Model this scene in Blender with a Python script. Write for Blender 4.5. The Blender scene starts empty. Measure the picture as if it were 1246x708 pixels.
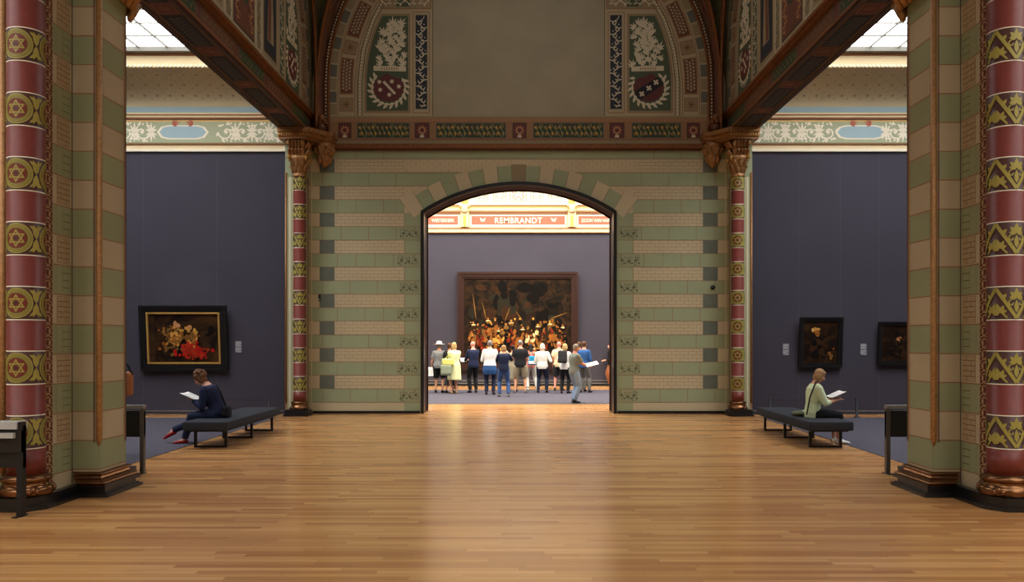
import bpy, bmesh, math, random
from mathutils import Vector, Matrix
random.seed(7)
C = bpy.context.scene.collection
PI = math.pi
sin, cos, sqrt = math.sin, math.cos, math.sqrt

# ------------------------------------------------------------------ materials
def lin(c):
    return tuple(((v/255)/12.92 if v/255 <= 0.04045 else (((v/255)+0.055)/1.055)**2.4) for v in c)
MATS = {}
def mat(name, rgb=None, rough=0.6, metal=0.0, noise=0.0, nscale=6.0, spec=0.4, emit=None, bump=0.0, bscale=60):
    if name in MATS: return MATS[name]
    m = bpy.data.materials.new(name); m.use_nodes = True
    nt = m.node_tree; b = nt.nodes['Principled BSDF']
    col = lin(rgb) + (1,)
    b.inputs['Base Color'].default_value = col
    b.inputs['Roughness'].default_value = rough
    b.inputs['Metallic'].default_value = metal
    b.inputs['Specular IOR Level'].default_value = spec
    if emit:
        b.inputs['Emission Color'].default_value = col
        b.inputs['Emission Strength'].default_value = emit
    if noise > 0 or bump > 0:
        tc = nt.nodes.new('ShaderNodeTexCoord')
    if noise > 0:
        n = nt.nodes.new('ShaderNodeTexNoise'); n.inputs['Scale'].default_value = nscale; n.inputs['Detail'].default_value = 5
        nt.links.new(tc.outputs['Object'], n.inputs['Vector'])
        mr = nt.nodes.new('ShaderNodeMapRange'); mr.inputs['From Min'].default_value = .3; mr.inputs['From Max'].default_value = .7
        mr.inputs['To Min'].default_value = 1-noise; mr.inputs['To Max'].default_value = 1+noise*.6
        nt.links.new(n.outputs['Fac'], mr.inputs['Value'])
        mx = nt.nodes.new('ShaderNodeVectorMath'); mx.operation = 'SCALE'; mx.inputs[0].default_value = col[:3]
        nt.links.new(mr.outputs['Result'], mx.inputs['Scale'])
        nt.links.new(mx.outputs['Vector'], b.inputs['Base Color'])
    if bump > 0:
        n2 = nt.nodes.new('ShaderNodeTexNoise'); n2.inputs['Scale'].default_value = bscale; n2.inputs['Detail'].default_value = 4
        nt.links.new(tc.outputs['Object'], n2.inputs['Vector'])
        bp = nt.nodes.new('ShaderNodeBump'); bp.inputs['Strength'].default_value = bump; bp.inputs['Distance'].default_value = .02
        nt.links.new(n2.outputs['Fac'], bp.inputs['Height']); nt.links.new(bp.outputs['Normal'], b.inputs['Normal'])
    MATS[name] = m
    return m

mat('wall_green', (156,164,126), .7, noise=.06, nscale=1.5); mat('wall_beige', (198,182,144), .7, noise=.06, nscale=1.5)
mat('green', (141,146,110), .7, noise=.10, nscale=1.5)
mat('beige', (175,160,130), .7, noise=.08, nscale=1.5)
mat('tan', (146,130,98), .75, noise=.08, nscale=1.5)
mat('slate_line', (98,96,70), .8)
mat('slate', (104,110,96), .7, noise=.10)
mat('joint', (144,102,74), .8)
mat('joint_faint', (148,122,90), .8)
mat('joint_dark', (70,56,40), .8)
mat('cream', (172,158,124), .75, noise=.05, nscale=2)
mat('cream_plain', (160,150,122), .8, noise=.10, nscale=1.2)
mat('pale', (206,196,164), .75)
mat('white_line', (222,208,176), .7)
mat('column_red', (114,50,40), .42, noise=.10, nscale=14, spec=.35)
mat('column_ground', (74,44,36), .4)
mat('olive', (158,148,70), .45)
mat('olive_dark', (98,94,48), .5)
mat('orange', (146,108,74), .7)
mat('orange_pale', (192,140,92), .7)
mat('maroon', (96,46,42), .6)
mat('darkgreen', (52,66,44), .7)
mat('panelgreen', (74,86,62), .7)
mat('darkblue', (40,44,52), .7)
mat('greyblue', (98,98,86), .7)
mat('black_trim', (20,20,22), .3, spec=.5)
mat('black', (17,17,19), .45)
mat('black_satin', (20,19,20), .5)
mat('bronze', (132,92,60), .26, metal=.9, noise=.15, nscale=18)
mat('gold', (160,116,70), .45, metal=.4, noise=.22, nscale=22, bump=.25, bscale=40)
mat('gold_dark', (128,78,38), .5, metal=.35, noise=.25, nscale=14)
mat('gold_line', (198,150,70), .5, metal=.3)
mat('rib', (96,58,36), .5, metal=.15, noise=.2)
mat('beam_brown', (76,58,44), .6, noise=.2, nscale=5)
mat('beam_red', (104,62,44), .65, noise=.15)
mat('vault', (84,84,58), .8, noise=.35, nscale=5)
mat('purple', (63,60,69), .9, noise=.05, nscale=1.0, spec=.2, bump=.08, bscale=220)
mat('purple_seam', (72,68,78), .9)
mat('skirting_grey', (52,50,58), .6)
mat('carpet', (82,79,88), .95, noise=.08, nscale=30, spec=.1, bump=.2, bscale=300)
mat('frieze_cream', (212,190,146), .7, noise=.03)
mat('frieze_white', (226,216,190), .7)
mat('frieze_sage', (158,162,130), .75)
mat('frieze_blue', (150,172,176), .75)
mat('frieze_brown', (140,86,52), .7)
mat('frieze_pink', (168,92,70), .75)
mat('cove', (196,180,146), .85, noise=.06, nscale=2)
mat('cove_dot', (150,140,112), .85)
mat('frame_black', (22,18,16), .35, spec=.5)
mat('frame_brown', (48,26,18), .6, spec=.2)
mat('frame_gold', (206,164,88), .35, metal=.7)
mat('steel', (96,92,88), .4, metal=.6)
mat('steel_dark', (46,44,44), .4, metal=.5)
mat('sign_white', (176,176,172), .5)
mat('sign_grey', (120,116,112), .5)
mat('bench_fabric', (54,56,61), .95, noise=.08, nscale=40, spec=.1, bump=.15, bscale=250)
mat('skylight', (248,250,255), .5, emit=5.4)
mat('skylight_far', (255,250,240), .5, emit=9.2)
mat('skylight_nave', (246,250,255), .5, emit=2.6)
mat('skylight_vault', (246,250,255), .5, emit=6.2)
mat('sage_dark', (104,112,90), .8); mat('rose_dark', (150,84,70), .8)
mat('skylight_rear', (246,250,255), .5, emit=2.6)
mat('bar_grey', (120,116,104), .6)
mat('lamp_glass', (255,244,220), .4, emit=60.0)
mat('ceiling_plain', (150,138,110), .9)

# wood floor -----------------------------------------------------------
def floor_mat():
    m = bpy.data.materials.new('oak_strip_floor'); m.use_nodes = True; nt = m.node_tree; b = nt.nodes['Principled BSDF']
    N = nt.nodes.new; L = nt.links.new
    tc = N('ShaderNodeTexCoord')
    br = N('ShaderNodeTexBrick'); br.offset = .37; br.offset_frequency = 2; br.squash = 1
    br.inputs['Scale'].default_value = 1; br.inputs['Brick Width'].default_value = 1.35; br.inputs['Row Height'].default_value = .082
    br.inputs['Mortar Size'].default_value = .0016; br.inputs['Mortar Smooth'].default_value = .3
    br.inputs['Color1'].default_value = lin((204,154,96))+(1,); br.inputs['Color2'].default_value = lin((166,114,66))+(1,)
    br.inputs['Mortar'].default_value = lin((140,92,52))+(1,)
    # shift each row by a random amount along the strip
    sep = N('ShaderNodeSeparateXYZ'); L(tc.outputs['Object'], sep.inputs[0])
    dv = N('ShaderNodeMath'); dv.operation = 'DIVIDE'; dv.inputs[1].default_value = .082; L(sep.outputs['Y'], dv.inputs[0])
    fl = N('ShaderNodeMath'); fl.operation = 'FLOOR'; L(dv.outputs[0], fl.inputs[0])
    wn = N('ShaderNodeTexWhiteNoise'); wn.noise_dimensions = '1D'; L(fl.outputs[0], wn.inputs['W'])
    ml = N('ShaderNodeMath'); ml.operation = 'MULTIPLY_ADD'; ml.inputs[1].default_value = 1.3; L(wn.outputs['Value'], ml.inputs[0]); L(sep.outputs['X'], ml.inputs[2])
    cb = N('ShaderNodeCombineXYZ'); L(ml.outputs[0], cb.inputs['X']); L(sep.outputs['Y'], cb.inputs['Y'])
    L(cb.outputs[0], br.inputs['Vector'])
    mp = N('ShaderNodeMapping'); mp.inputs['Scale'].default_value = (1.2, 26, 1); L(tc.outputs['Object'], mp.inputs['Vector'])
    n = N('ShaderNodeTexNoise'); n.inputs['Scale'].default_value = 1.6; n.inputs['Detail'].default_value = 6; L(mp.outputs[0], n.inputs['Vector'])
    mr = N('ShaderNodeMapRange'); mr.inputs['From Min'].default_value = .3; mr.inputs['From Max'].default_value = .7; mr.inputs['To Min'].default_value = .90; mr.inputs['To Max'].default_value = 1.07
    L(n.outputs['Fac'], mr.inputs['Value'])
    sc = N('ShaderNodeVectorMath'); sc.operation = 'SCALE'; L(br.outputs['Color'], sc.inputs[0]); L(mr.outputs['Result'], sc.inputs['Scale'])
    L(sc.outputs['Vector'], b.inputs['Base Color'])
    r2 = N('ShaderNodeMapRange'); r2.inputs['To Min'].default_value = .17; r2.inputs['To Max'].default_value = .30; L(n.outputs['Fac'], r2.inputs['Value'])
    L(r2.outputs['Result'], b.inputs['Roughness'])
    b.inputs['Specular IOR Level'].default_value = .75
    bp = N('ShaderNodeBump'); bp.inputs['Strength'].default_value = .06; bp.inputs['Distance'].default_value = .003
    L(n.outputs['Fac'], bp.inputs['Height']); L(bp.outputs['Normal'], b.inputs['Normal'])
    MATS['oak'] = m
floor_mat()

def canvas_mat(name, base, warm, amount, scale=3.0):
    m = bpy.data.materials.new(name); m.use_nodes = True; nt = m.node_tree; b = nt.nodes['Principled BSDF']
    N = nt.nodes.new; L = nt.links.new
    tc = N('ShaderNodeTexCoord'); n = N('ShaderNodeTexNoise'); n.inputs['Scale'].default_value = scale; n.inputs['Detail'].default_value = 8; n.inputs['Distortion'].default_value = 1.2
    L(tc.outputs['Object'], n.inputs['Vector'])
    cr = N('ShaderNodeValToRGB'); cr.color_ramp.elements[0].position = .42; cr.color_ramp.elements[0].color = lin(base)+(1,)
    cr.color_ramp.elements[1].position = .42+amount; cr.color_ramp.elements[1].color = lin(warm)+(1,)
    L(n.outputs['Fac'], cr.inputs['Fac']); L(cr.outputs['Color'], b.inputs['Base Color'])
    b.inputs['Roughness'].default_value = .8; b.inputs['Specular IOR Level'].default_value = .08
    MATS[name] = m
canvas_mat('canvas_dark', (22,17,12), (58,38,22), .35)
canvas_mat('canvas_umber', (26,16,10), (80,52,24), .40, 2.0)

# ------------------------------------------------------------------ mesh builder
class MB:
    def __init__(s): s.v = []; s.f = []; s.m = []; s.sm = []; s.mats = []
    def mi(s, name):
        if name not in s.mats: s.mats.append(name)
        return s.mats.index(name)
    def add(s, vs, fs, m, smooth=False):
        o = len(s.v); s.v += [tuple(v) for v in vs]; k = s.mi(m)
        for f in fs: s.f.append(tuple(i+o for i in f)); s.m.append(k); s.sm.append(smooth)
    def box(s, x0, x1, y0, y1, z0, z1, m, bev=0):
        if x0 > x1: x0, x1 = x1, x0
        if bev <= 0:
            vs = [(x,y,z) for x in (x0,x1) for y in (y0,y1) for z in (z0,z1)]
            s.add(vs, [(0,1,3,2),(4,6,7,5),(0,4,5,1),(2,3,7,6),(0,2,6,4),(1,5,7,3)], m)
        else:
            b = bmesh.new(); bmesh.ops.create_cube(b, size=1)
            for v in b.verts: v.co = Vector(((x0+x1)/2+v.co.x*(x1-x0), (y0+y1)/2+v.co.y*(y1-y0), (z0+z1)/2+v.co.z*(z1-z0)))
            bmesh.ops.bevel(b, geom=list(b.edges), offset=bev, segments=3, affect='EDGES', profile=.5)
            s.bm(b, m, True)
    def bm(s, b, m, smooth=False, mx=None):
        b.verts.index_update()
        s.add([(mx @ v.co if mx else v.co) for v in b.verts], [tuple(v.index for v in f.verts) for f in b.faces], m, smooth); b.free()
    def prism(s, outline, z0, z1, m, cap=True):          # outline in xy, extruded in z
        n = len(outline); vs = [(x,y,z0) for x,y in outline]+[(x,y,z1) for x,y in outline]
        fs = [(i,(i+1)%n,(i+1)%n+n,i+n) for i in range(n)]
        if cap: fs += [tuple(range(n))[::-1], tuple(range(n,2*n))]
        s.add(vs, fs, m)
    def lathe(s, prof, m, cx=0, cy=0, seg=32, cap=True):  # prof [(r,z) or (r,z,mat)]
        vs = []
        for p in prof:
            for k in range(seg): a = 2*PI*k/seg; vs.append((cx+p[0]*cos(a), cy+p[0]*sin(a), p[1]))
        o = len(s.v); s.v += vs
        for i in range(len(prof)-1):
            mm = prof[i][2] if len(prof[i]) > 2 else m; k_ = s.mi(mm)
            for k in range(seg):
                k2 = (k+1) % seg
                s.f.append((o+i*seg+k, o+i*seg+k2, o+(i+1)*seg+k2, o+(i+1)*seg+k)); s.m.append(k_); s.sm.append(True)
        if cap:
            s.f.append(tuple(o+k for k in range(seg))[::-1]); s.m.append(s.mi(m)); s.sm.append(False)
            t = (len(prof)-1)*seg
            s.f.append(tuple(o+t+k for k in range(seg))); s.m.append(s.mi(m)); s.sm.append(False)
    def tube(s, pts, r, m, seg=8, side=None, closed=False):
        pts = [Vector(p) for p in pts]; n = len(pts); rr = r if isinstance(r, (list, tuple)) else [r]*n
        vs = []; ref = Vector(side) if side else None
        for i, p in enumerate(pts):
            if closed: t = (pts[(i+1) % n]-pts[i-1]).normalized()
            else: t = (pts[min(i+1,n-1)]-pts[max(i-1,0)]).normalized()
            if ref is None: ref = Vector((0,0,1)) if abs(t.z) < .8 else Vector((1,0,0))
            u = (ref - t*ref.dot(t)).normalized(); w = t.cross(u); 
            if side is None: ref = u
            a = rr[i]; ra, rb = a if isinstance(a, tuple) else (a, a)
            for k in range(seg):
                q = 2*PI*k/seg; vs.append(p+u*cos(q)*ra+w*sin(q)*rb)
        fs = []
        for i in range(n if closed else n-1):
            j = (i+1) % n
            for k in range(seg): k2 = (k+1) % seg; fs.append((i*seg+k, i*seg+k2, j*seg+k2, j*seg+k))
        if not closed: fs += [tuple(range(seg))[::-1], tuple((n-1)*seg+k for k in range(seg))]
        s.add(vs, fs, m, True)
    def ball(s, c, r, m, seg=12, rings=8, rot=None):
        r = r if isinstance(r, (list, tuple)) else (r,r,r)
        b = bmesh.new(); bmesh.ops.create_uvsphere(b, u_segments=seg, v_segments=rings, radius=1)
        mx = Matrix.Translation(Vector(c)) @ (rot.to_4x4() if rot else Matrix.Identity(4)) @ Matrix.Diagonal((r[0],r[1],r[2],1))
        s.bm(b, m, True, mx)
    def build(s, name, parent=None, loc=None, shift=None):
        me = bpy.data.meshes.new(name)
        v = s.v
        if shift is not None: v = [(a[0]-shift[0], a[1]-shift[1], a[2]-shift[2]) for a in v]
        me.from_pydata(v, [], s.f); me.update()
        for n in s.mats: me.materials.append(MATS[n])
        me.polygons.foreach_set('material_index', s.m); me.polygons.foreach_set('use_smooth', s.sm)
        o = bpy.data.objects.new(name, me); C.objects.link(o)
        if parent: o.parent = parent
        if loc is not None: o.location = loc
        return o

def tag(o, label=None, cat=None, group=None, kind=None):
    if label: o['label'] = label
    if cat: o['category'] = cat
    if group: o['group'] = group
    if kind: o['kind'] = kind
    return o
def empty(name, loc, rz=0, **k):
    o = bpy.data.objects.new(name, None); C.objects.link(o); o.location = loc; o.rotation_euler = (0,0,rz); o.empty_display_size = .2
    return tag(o, **k)
def struct(o, label=None): 
    o['kind'] = 'structure'
    if label: o['label'] = label
    return o

# ------------------------------------------------------------------ painter: flat ornament laid on a surface, in u,v metres
class Paint:
    def __init__(s, fn, mb=None, step=0): s.fn = fn; s.mb = mb or MB(); s.step = step
    def poly(s, pts, m, h=.002):
        if not s.step: s.mb.add([s.fn(u,v,h) for u,v in pts], [tuple(range(len(pts)))], m); return
        lo = math.floor(min(p[0] for p in pts)/s.step); hi = math.ceil(max(p[0] for p in pts)/s.step)
        for k in range(lo, hi):                              # follow the curve: cut into narrow upright strips
            q = pts
            for lim, sg in ((k*s.step, 1), ((k+1)*s.step, -1)):
                r = []
                for i in range(len(q)):
                    a, b = q[i-1], q[i]; da, db = (a[0]-lim)*sg, (b[0]-lim)*sg
                    if (da >= 0) != (db >= 0): t = da/(da-db); r.append((a[0]+(b[0]-a[0])*t, a[1]+(b[1]-a[1])*t))
                    if db >= 0: r.append(b)
                q = r
                if len(q) < 3: break
            if len(q) >= 3: s.mb.add([s.fn(u,v,h) for u,v in q], [tuple(range(len(q)))], m)
    def rect(s, u0, u1, v0, v1, m, h=.002): s.poly([(u0,v0),(u1,v0),(u1,v1),(u0,v1)], m, h)
    def grid(s, u0, u1, v0, v1, m, h=.002, n=12):
        for i in range(n): s.rect(u0+(u1-u0)*i/n, u0+(u1-u0)*(i+1)/n, v0, v1, m, h)
    def frame(s, u0, u1, v0, v1, w, m, h=.002):
        s.rect(u0,u1,v0,v0+w,m,h); s.rect(u0,u1,v1-w,v1,m,h); s.rect(u0,u0+w,v0+w,v1-w,m,h); s.rect(u1-w,u1,v0+w,v1-w,m,h)
    def disc(s, u, v, r, m, h=.004, n=12, ru=None): s.poly([(u+(ru or r)*cos(2*PI*k/n), v+r*sin(2*PI*k/n)) for k in range(n)], m, h)
    def ring(s, u, v, r0, r1, m, h=.004, n=24):
        for k in range(n):
            a, b = 2*PI*k/n, 2*PI*(k+1)/n
            s.poly([(u+r0*cos(a),v+r0*sin(a)),(u+r1*cos(a),v+r1*sin(a)),(u+r1*cos(b),v+r1*sin(b)),(u+r0*cos(b),v+r0*sin(b))], m, h)
    def leaf(s, u, v, L, W, ang, m, h=.005, n=4, bend=0.0):
        c, d = cos(ang), sin(ang); pts = []
        prof = [(0,0)]+[(t, sin(PI*t**.8)) for t in [i/(n) for i in range(1,n)]]+[(1,0)]
        top = [(t*L, w*W/2) for t, w in prof]; bot = [(t*L, -w*W/2) for t, w in prof[1:-1]][::-1]
        for x, y in top+bot:
            y += bend*(x/L)**2*L if L else 0
            pts.append((u+x*c-y*d, v+x*d+y*c))
        s.poly(pts, m, h+random.random()*.0009)
    def fan(s, u, v, L, ang, m, n=5, spread=2.4, W=None, h=.005):
        for k in range(n):
            a = ang-spread/2+spread*k/(n-1); f = 1-.35*abs(k-(n-1)/2)/((n-1)/2)
            s.leaf(u, v, L*f, (W or L*.34), a, m, h)
    def stroke(s, pts, w, m, h=.004, taper=False):
        n = len(pts)
        L = []; R = []
        for i in range(n):
            a = pts[max(0,i-1)]; b = pts[min(n-1,i+1)]; dx, dy = b[0]-a[0], b[1]-a[1]; l = math.hypot(dx,dy) or 1
            ww = w/2*(1-.75*i/(n-1) if taper else 1); nx, ny = -dy/l*ww, dx/l*ww
            L.append((pts[i][0]+nx, pts[i][1]+ny)); R.append((pts[i][0]-nx, pts[i][1]-ny))
        for i in range(n-1): s.poly([L[i],R[i],R[i+1],L[i+1]], m, h)
    def spiral(s, u, v, r, a0, turns, w, m, h=.004, n=18):
        pts = []
        for k in range(n+1):
            t = k/n; rr = r*(1-.82*t); a = a0+turns*2*PI*t; pts.append((u+rr*cos(a), v+rr*sin(a)))
        s.stroke(pts, w, m, h, taper=False)
    def scroll(s, u, v, r, m, flip=1, w=None, h=.004):
        w = w or r*.16
        s.spiral(u, v, r, PI if flip > 0 else 0, .95*flip, w, m, h)
        for k in range(6):
            a = k*PI/3*flip; s.leaf(u+r*.95*cos(a), v+r*.95*sin(a), r*.6, r*.3, a+1.1*flip, m, h+.001)
        s.fan(u, v, r*.4, PI/2, m, 5, 5.2, r*.2, h+.001)
    def star(s, u, v, r, w, m, h=.007):
        for b in (PI/2, -PI/2):
            P_ = [(u+r*cos(b+2*PI*k/3), v+r*sin(b+2*PI*k/3)) for k in range(3)]
            Q = [(u+(r-w*2)*cos(b+2*PI*k/3), v+(r-w*2)*sin(b+2*PI*k/3)) for k in range(3)]
            for k in range(3): j = (k+1)%3; s.poly([P_[k],P_[j],Q[j],Q[k]], m, h)
    def rosette(s, u, v, r, m, n=8, h=.005, c=None):
        for k in range(n): s.leaf(u, v, r, r*.55, 2*PI*k/n, m, h)
        if c: s.disc(u, v, r*.28, c, h+.002, 8)
    def vine(s, u0, v0, v1, amp, m, per=.24, h=.005, w=.018):   # upright wavy stem with curled leaves either side
        n = max(8, int((v1-v0)/per*10)); pts = [(u0+amp*.45*sin(2*PI*(i/n)*(v1-v0)/per), v0+(v1-v0)*i/n) for i in range(n+1)]
        s.stroke(pts, w*.8, m, h)
        v = v0+per*.1; k = 0
        while v < v1-per*.3:
            uu = u0+amp*.45*sin(2*PI*(v-v0)/per); sd = 1 if cos(2*PI*(v-v0)/per) < 0 else -1
            for sd in (1,-1):
                s.leaf(uu, v, amp*.62, amp*.20, PI/2-sd*(.9 if k % 2 else 1.5), m, h+.001, bend=.25*sd)
            if k % 2: s.disc(uu+amp*.7*(1 if k % 4 == 1 else -1), v+.01, w*.8, m, h+.002, 6)
            v += per*.26; k += 1
    def build(s, *a, **k): return s.mb.build(*a, **k)

def plane(o, u, v, n):
    o, u, v, n = map(Vector, (o,u,v,n))
    return lambda a, b, h=0: o+u*a+v*b+n*h
def cyl(cx, cy, r, sign=1):      # u = arc length measured from the face turned towards -Y, v = z
    return lambda a, b, h=0: Vector((cx+(r+h)*sin(a/r)*sign, cy-(r+h)*cos(a/r), b))

# ------------------------------------------------------------------ constants
YW = 19.77      # wall with the arched doorway
YA = 19.60      # side-gallery end walls
YP = 31.95      # far wall with the large painting
ZC = 7.93; YB = 14.9   # arch centre height, bay centre
BAND = .65

# ------------------------------------------------------------------ floor & carpets
m = MB(); m.box(-14, 14, -9, 33, -.2, 0, 'oak'); struct(m.build('floor'), 'oak strip parquet floor')
def carpet(x0, x1, y0, y1, label):
    m = MB(); m.box(x0, x1, y0, y1, .0, .008, 'carpet'); tag(m.build('carpet'), label, 'carpet')
carpet(-12.4, -5.47, 9.75, 18.6, 'grey-purple carpet in the left side gallery, beyond the left bench')
carpet(5.50, 12.4, 9.75, 18.6, 'grey-purple carpet in the right side gallery, beyond the right bench')
carpet(-9, 9, 22.7, 29.3, 'grey carpet strip under the standing crowd in the far room')

# ------------------------------------------------------------------ doorway wall
HW = 2.32; RA = 4.25; ZA = 5.54-RA; ZS = ZA+sqrt(RA*RA-HW*HW)
def arch_pts(r, hw, n=28, dz=0):
    a = math.asin(min(1, hw/r)); return [(r*sin(-a+2*a*i/n), ZA+dz+r*cos(-a+2*a*i/n)) for i in range(n+1)]
m = MB()
ar = arch_pts(RA, HW)
out = [(-5.0,0),(-HW,0)]+ar+[(HW,0),(5.0,0),(5.0,13.0),(-5.0,13.0)]
# split into left, right, above to keep faces clean
def slab(poly, y0, y1, mm):
    n = len(poly); vs = [(x,y0,z) for x,z in poly]+[(x,y1,z) for x,z in poly]
    m.add(vs, [tuple(range(n)), tuple(range(n,2*n))[::-1]]+[(i,(i+1)%n,(i+1)%n+n,i+n) for i in range(n)], mm)
TH = .8
slab([(-5.0,0),(-HW,0),(-HW,ZS),(-5.0,ZS)], YW, YW+TH, 'wall_beige')
slab([(HW,0),(5.0,0),(5.0,ZS),(HW,ZS)], YW, YW+TH, 'wall_beige')
slab([(-5.0,ZS)]+ar+[(5.0,ZS),(5.0,6.3),(-5.0,6.3)], YW, YW+TH, 'wall_beige')
slab([(-5.0,6.3),(5.0,6.3),(5.0,13.2),(-5.0,13.2)], YW, YW+TH, 'cream')
P = Paint(plane((0,YW,0),(1,0,0),(0,0,1),(0,-1,0)), m)
RV = RA+.42
def xlim(z):
    if z < ZS-.12: return HW
    if z-ZA >= RV: return 0
    return max(0.0, min(2.75, sqrt(RV*RV-(z-ZA)**2)))
def band(z0, z1, mm, x1=4.97, h=.002):
    K = 8
    zs = [z0+(z1-z0)*i/K for i in range(K+1)]
    for sg in (-1,1):
        P.poly([(sg*x1,z0)]+[(sg*xlim(z),z) for z in zs]+[(sg*x1,z1)], mm, h)
def hline(z, w, mm, x0=None, x1=4.97, h=.004):
    for sg in (-1,1): P.rect(sg*(max(xlim(z), x0 or 0)), sg*x1, z-w/2, z+w/2, mm, h)
k = 0; z = .27
rnd = random.Random(3)
while z < 6.3:
    z1 = min(z+BAND/2, 6.34)
    if k % 2 == 0:
        band(z, z1, 'wall_green')
        xx = 4.97-.36*((k//2) % 2)-.25
        while xx > 2.8:
            if xx > xlim((z+z1)/2)+.1 :
                for sg in (-1,1): P.rect(sg*xx-.005, sg*xx+.005, z, z1, 'joint_faint' if rnd.random() < .3 else 'joint', .005)
            xx -= .66 if rnd.random() < .6 else .45
        # ornament block beside the doorway
        if z < 4.4:
            for sg in (-1,1):
                w = .50 if (k//2) % 2 else .44; xb = 2.40
                P.frame(min(sg*xb,sg*(xb+w)), max(sg*xb,sg*(xb+w)), z+.03, z1-.03, .008, 'tan', .005)
                cz = (z+z1)/2
                for q in range(3):
                    cx = sg*(xb+w*(q+.5)/3)
                    for f in (-1,1): P.spiral(cx, cz+.065*f, .055, PI/2*(1+q), .8*f, .013, 'slate_line', .006+.001*q, 10)
                    P.fan(cx, cz-.01, .07, PI/2 if q != 1 else -PI/2, 'slate_line', 5, 3.4, .022, .010); P.rosette(cx+sg*.075, cz+.07, .03, 'tan', 5, .012); P.rosette(cx+sg*.075, cz-.07, .03, 'slate_line', 5, .012)
                    P.disc(cx+sg*.07, cz, .012, 'slate_line', .009, 6)
    else:
        for sg in (-1,1):
            if z < 6.2: P.rect(sg*4.43, sg*4.79, z, z1, 'slate', .004)
            if z < 4.6: P.rect(sg*HW, sg*2.75, z, z1, 'wall_green', .003); P.rect(sg*2.745, sg*2.755, z, z1, 'joint', .005)
        rows = 4
        for r in range(rows):
            zz = z+(z1-z)*r/rows
            if r: hline(zz, .006, 'joint_faint', 2.75, 4.43)
            xx = 4.43-.1*((r+1) % 2)-.05
            lim = max(2.78, xlim(zz+.04)) if z < 4.6 else xlim(zz+.04)
            if xlim(zz+.04) <= 0: lim = 0
            while xx > lim+.02:
                for sg in (-1,1): P.rect(sg*xx-.003, sg*xx+.003, zz, zz+(z1-z)/rows, 'joint_faint', .005)
                xx -= .2
    hline(z, .010, 'joint', h=.006)
    z = z1; k += 1
# base course
for sg in (-1,1): P.rect(sg*HW, sg*2.75, .06, .27, 'wall_green', .003)
# voussoirs
NA = 17; th0 = 36.5*PI/180
for i in range(NA):
    a0 = -th0+2*th0*i/NA; a1 = -th0+2*th0*(i+1)/NA
    mm = 'wall_beige' if (i % 2 == 0) else 'wall_green'
    if i == NA//2: mm = 'frieze_pink' if False else 'tan'
    ro = RV+(.10 if i in (0,NA-1) else 0)+(.03 if mm != 'wall_green' else 0)
    pts = [(RA*sin(a0+(a1-a0)*t/4), ZA+RA*cos(a0+(a1-a0)*t/4)) for t in range(5)]+[(ro*sin(a1-(a1-a0)*t/4), ZA+ro*cos(a1-(a1-a0)*t/4)) for t in range(5)]
    P.poly(pts, mm, .008)
    for a in (a0, a1): P.stroke([(RA*sin(a), ZA+RA*cos(a)),(ro*sin(a), ZA+ro*cos(a))], .008, 'joint', .010)
# painted frieze band above, cornice
P.rect(-4.97,4.97,6.34,6.50,'gold_dark',.004)
P.rect(-4.97,4.97,6.50,6.56,'tan',.004); P.rect(-4.97,4.97,6.56,7.10,'orange',.004)
P.rect(-4.97,4.97,7.10,7.15,'tan',.006)
for i in range(166):
    for zz in (7.045, 7.075): P.disc(-4.95+i*.06, zz, .014, 'orange_pale', .006, 5)
    P.disc(-4.95+i*.06, 6.59, .014, 'beam_red', .006, 5)
def px(x): return (x-631.5)/50.57
def square(u0, u1):
    P.rect(u0,u1,6.62,6.99,'maroon',.007); P.frame(u0,u1,6.62,6.99,.02,'joint_dark',.009)
    c = (u0+u1)/2
    for k in range(10): P.leaf(c, 6.72+.09, .13, .035, 2*PI*k/10, 'orange_pale', .009)
    P.disc(c, 6.81, .055, 'maroon', .011)
    P.fan(c, 6.64, .10, PI/2, 'pale', 7, 2.8, .02, .010)
def longpanel(u0, u1):
    P.rect(u0,u1,6.62,6.99,'darkgreen',.007); P.frame(u0,u1,6.62,6.99,.018,'greyblue',.009)
    n = max(6, int((u1-u0)/.115)); c = (u0+u1)/2
    for i in range(n):
        u = u0+.09+(u1-u0-.18)*i/(n-1)
        for zz, f in ((6.71,1),(6.90,-1)):
            cc = 'maroon' if abs(u-c) < .17 else ('olive' if i % 2 else 'gold_line')
            P.spiral(u, zz, .062, PI*(i % 2), .8*f, .013, cc if cc != 'maroon' else 'beam_red', .010, 8)
            P.rosette(u+.03*f, zz+.02*f, .040, 'tan' if i % 3 else 'gold_line', 5, .012)
            P.leaf(u, 6.805, .09, .025, PI/2*f+.5, 'olive', .011)
for a, b in ((505,523),(742,760),(412,428),(836,852),(624,641)): square(px(a), px(b))
for a, b in ((435,499),(531,616),(649,735),(769,829)): longpanel(px(a), px(b))

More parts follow.
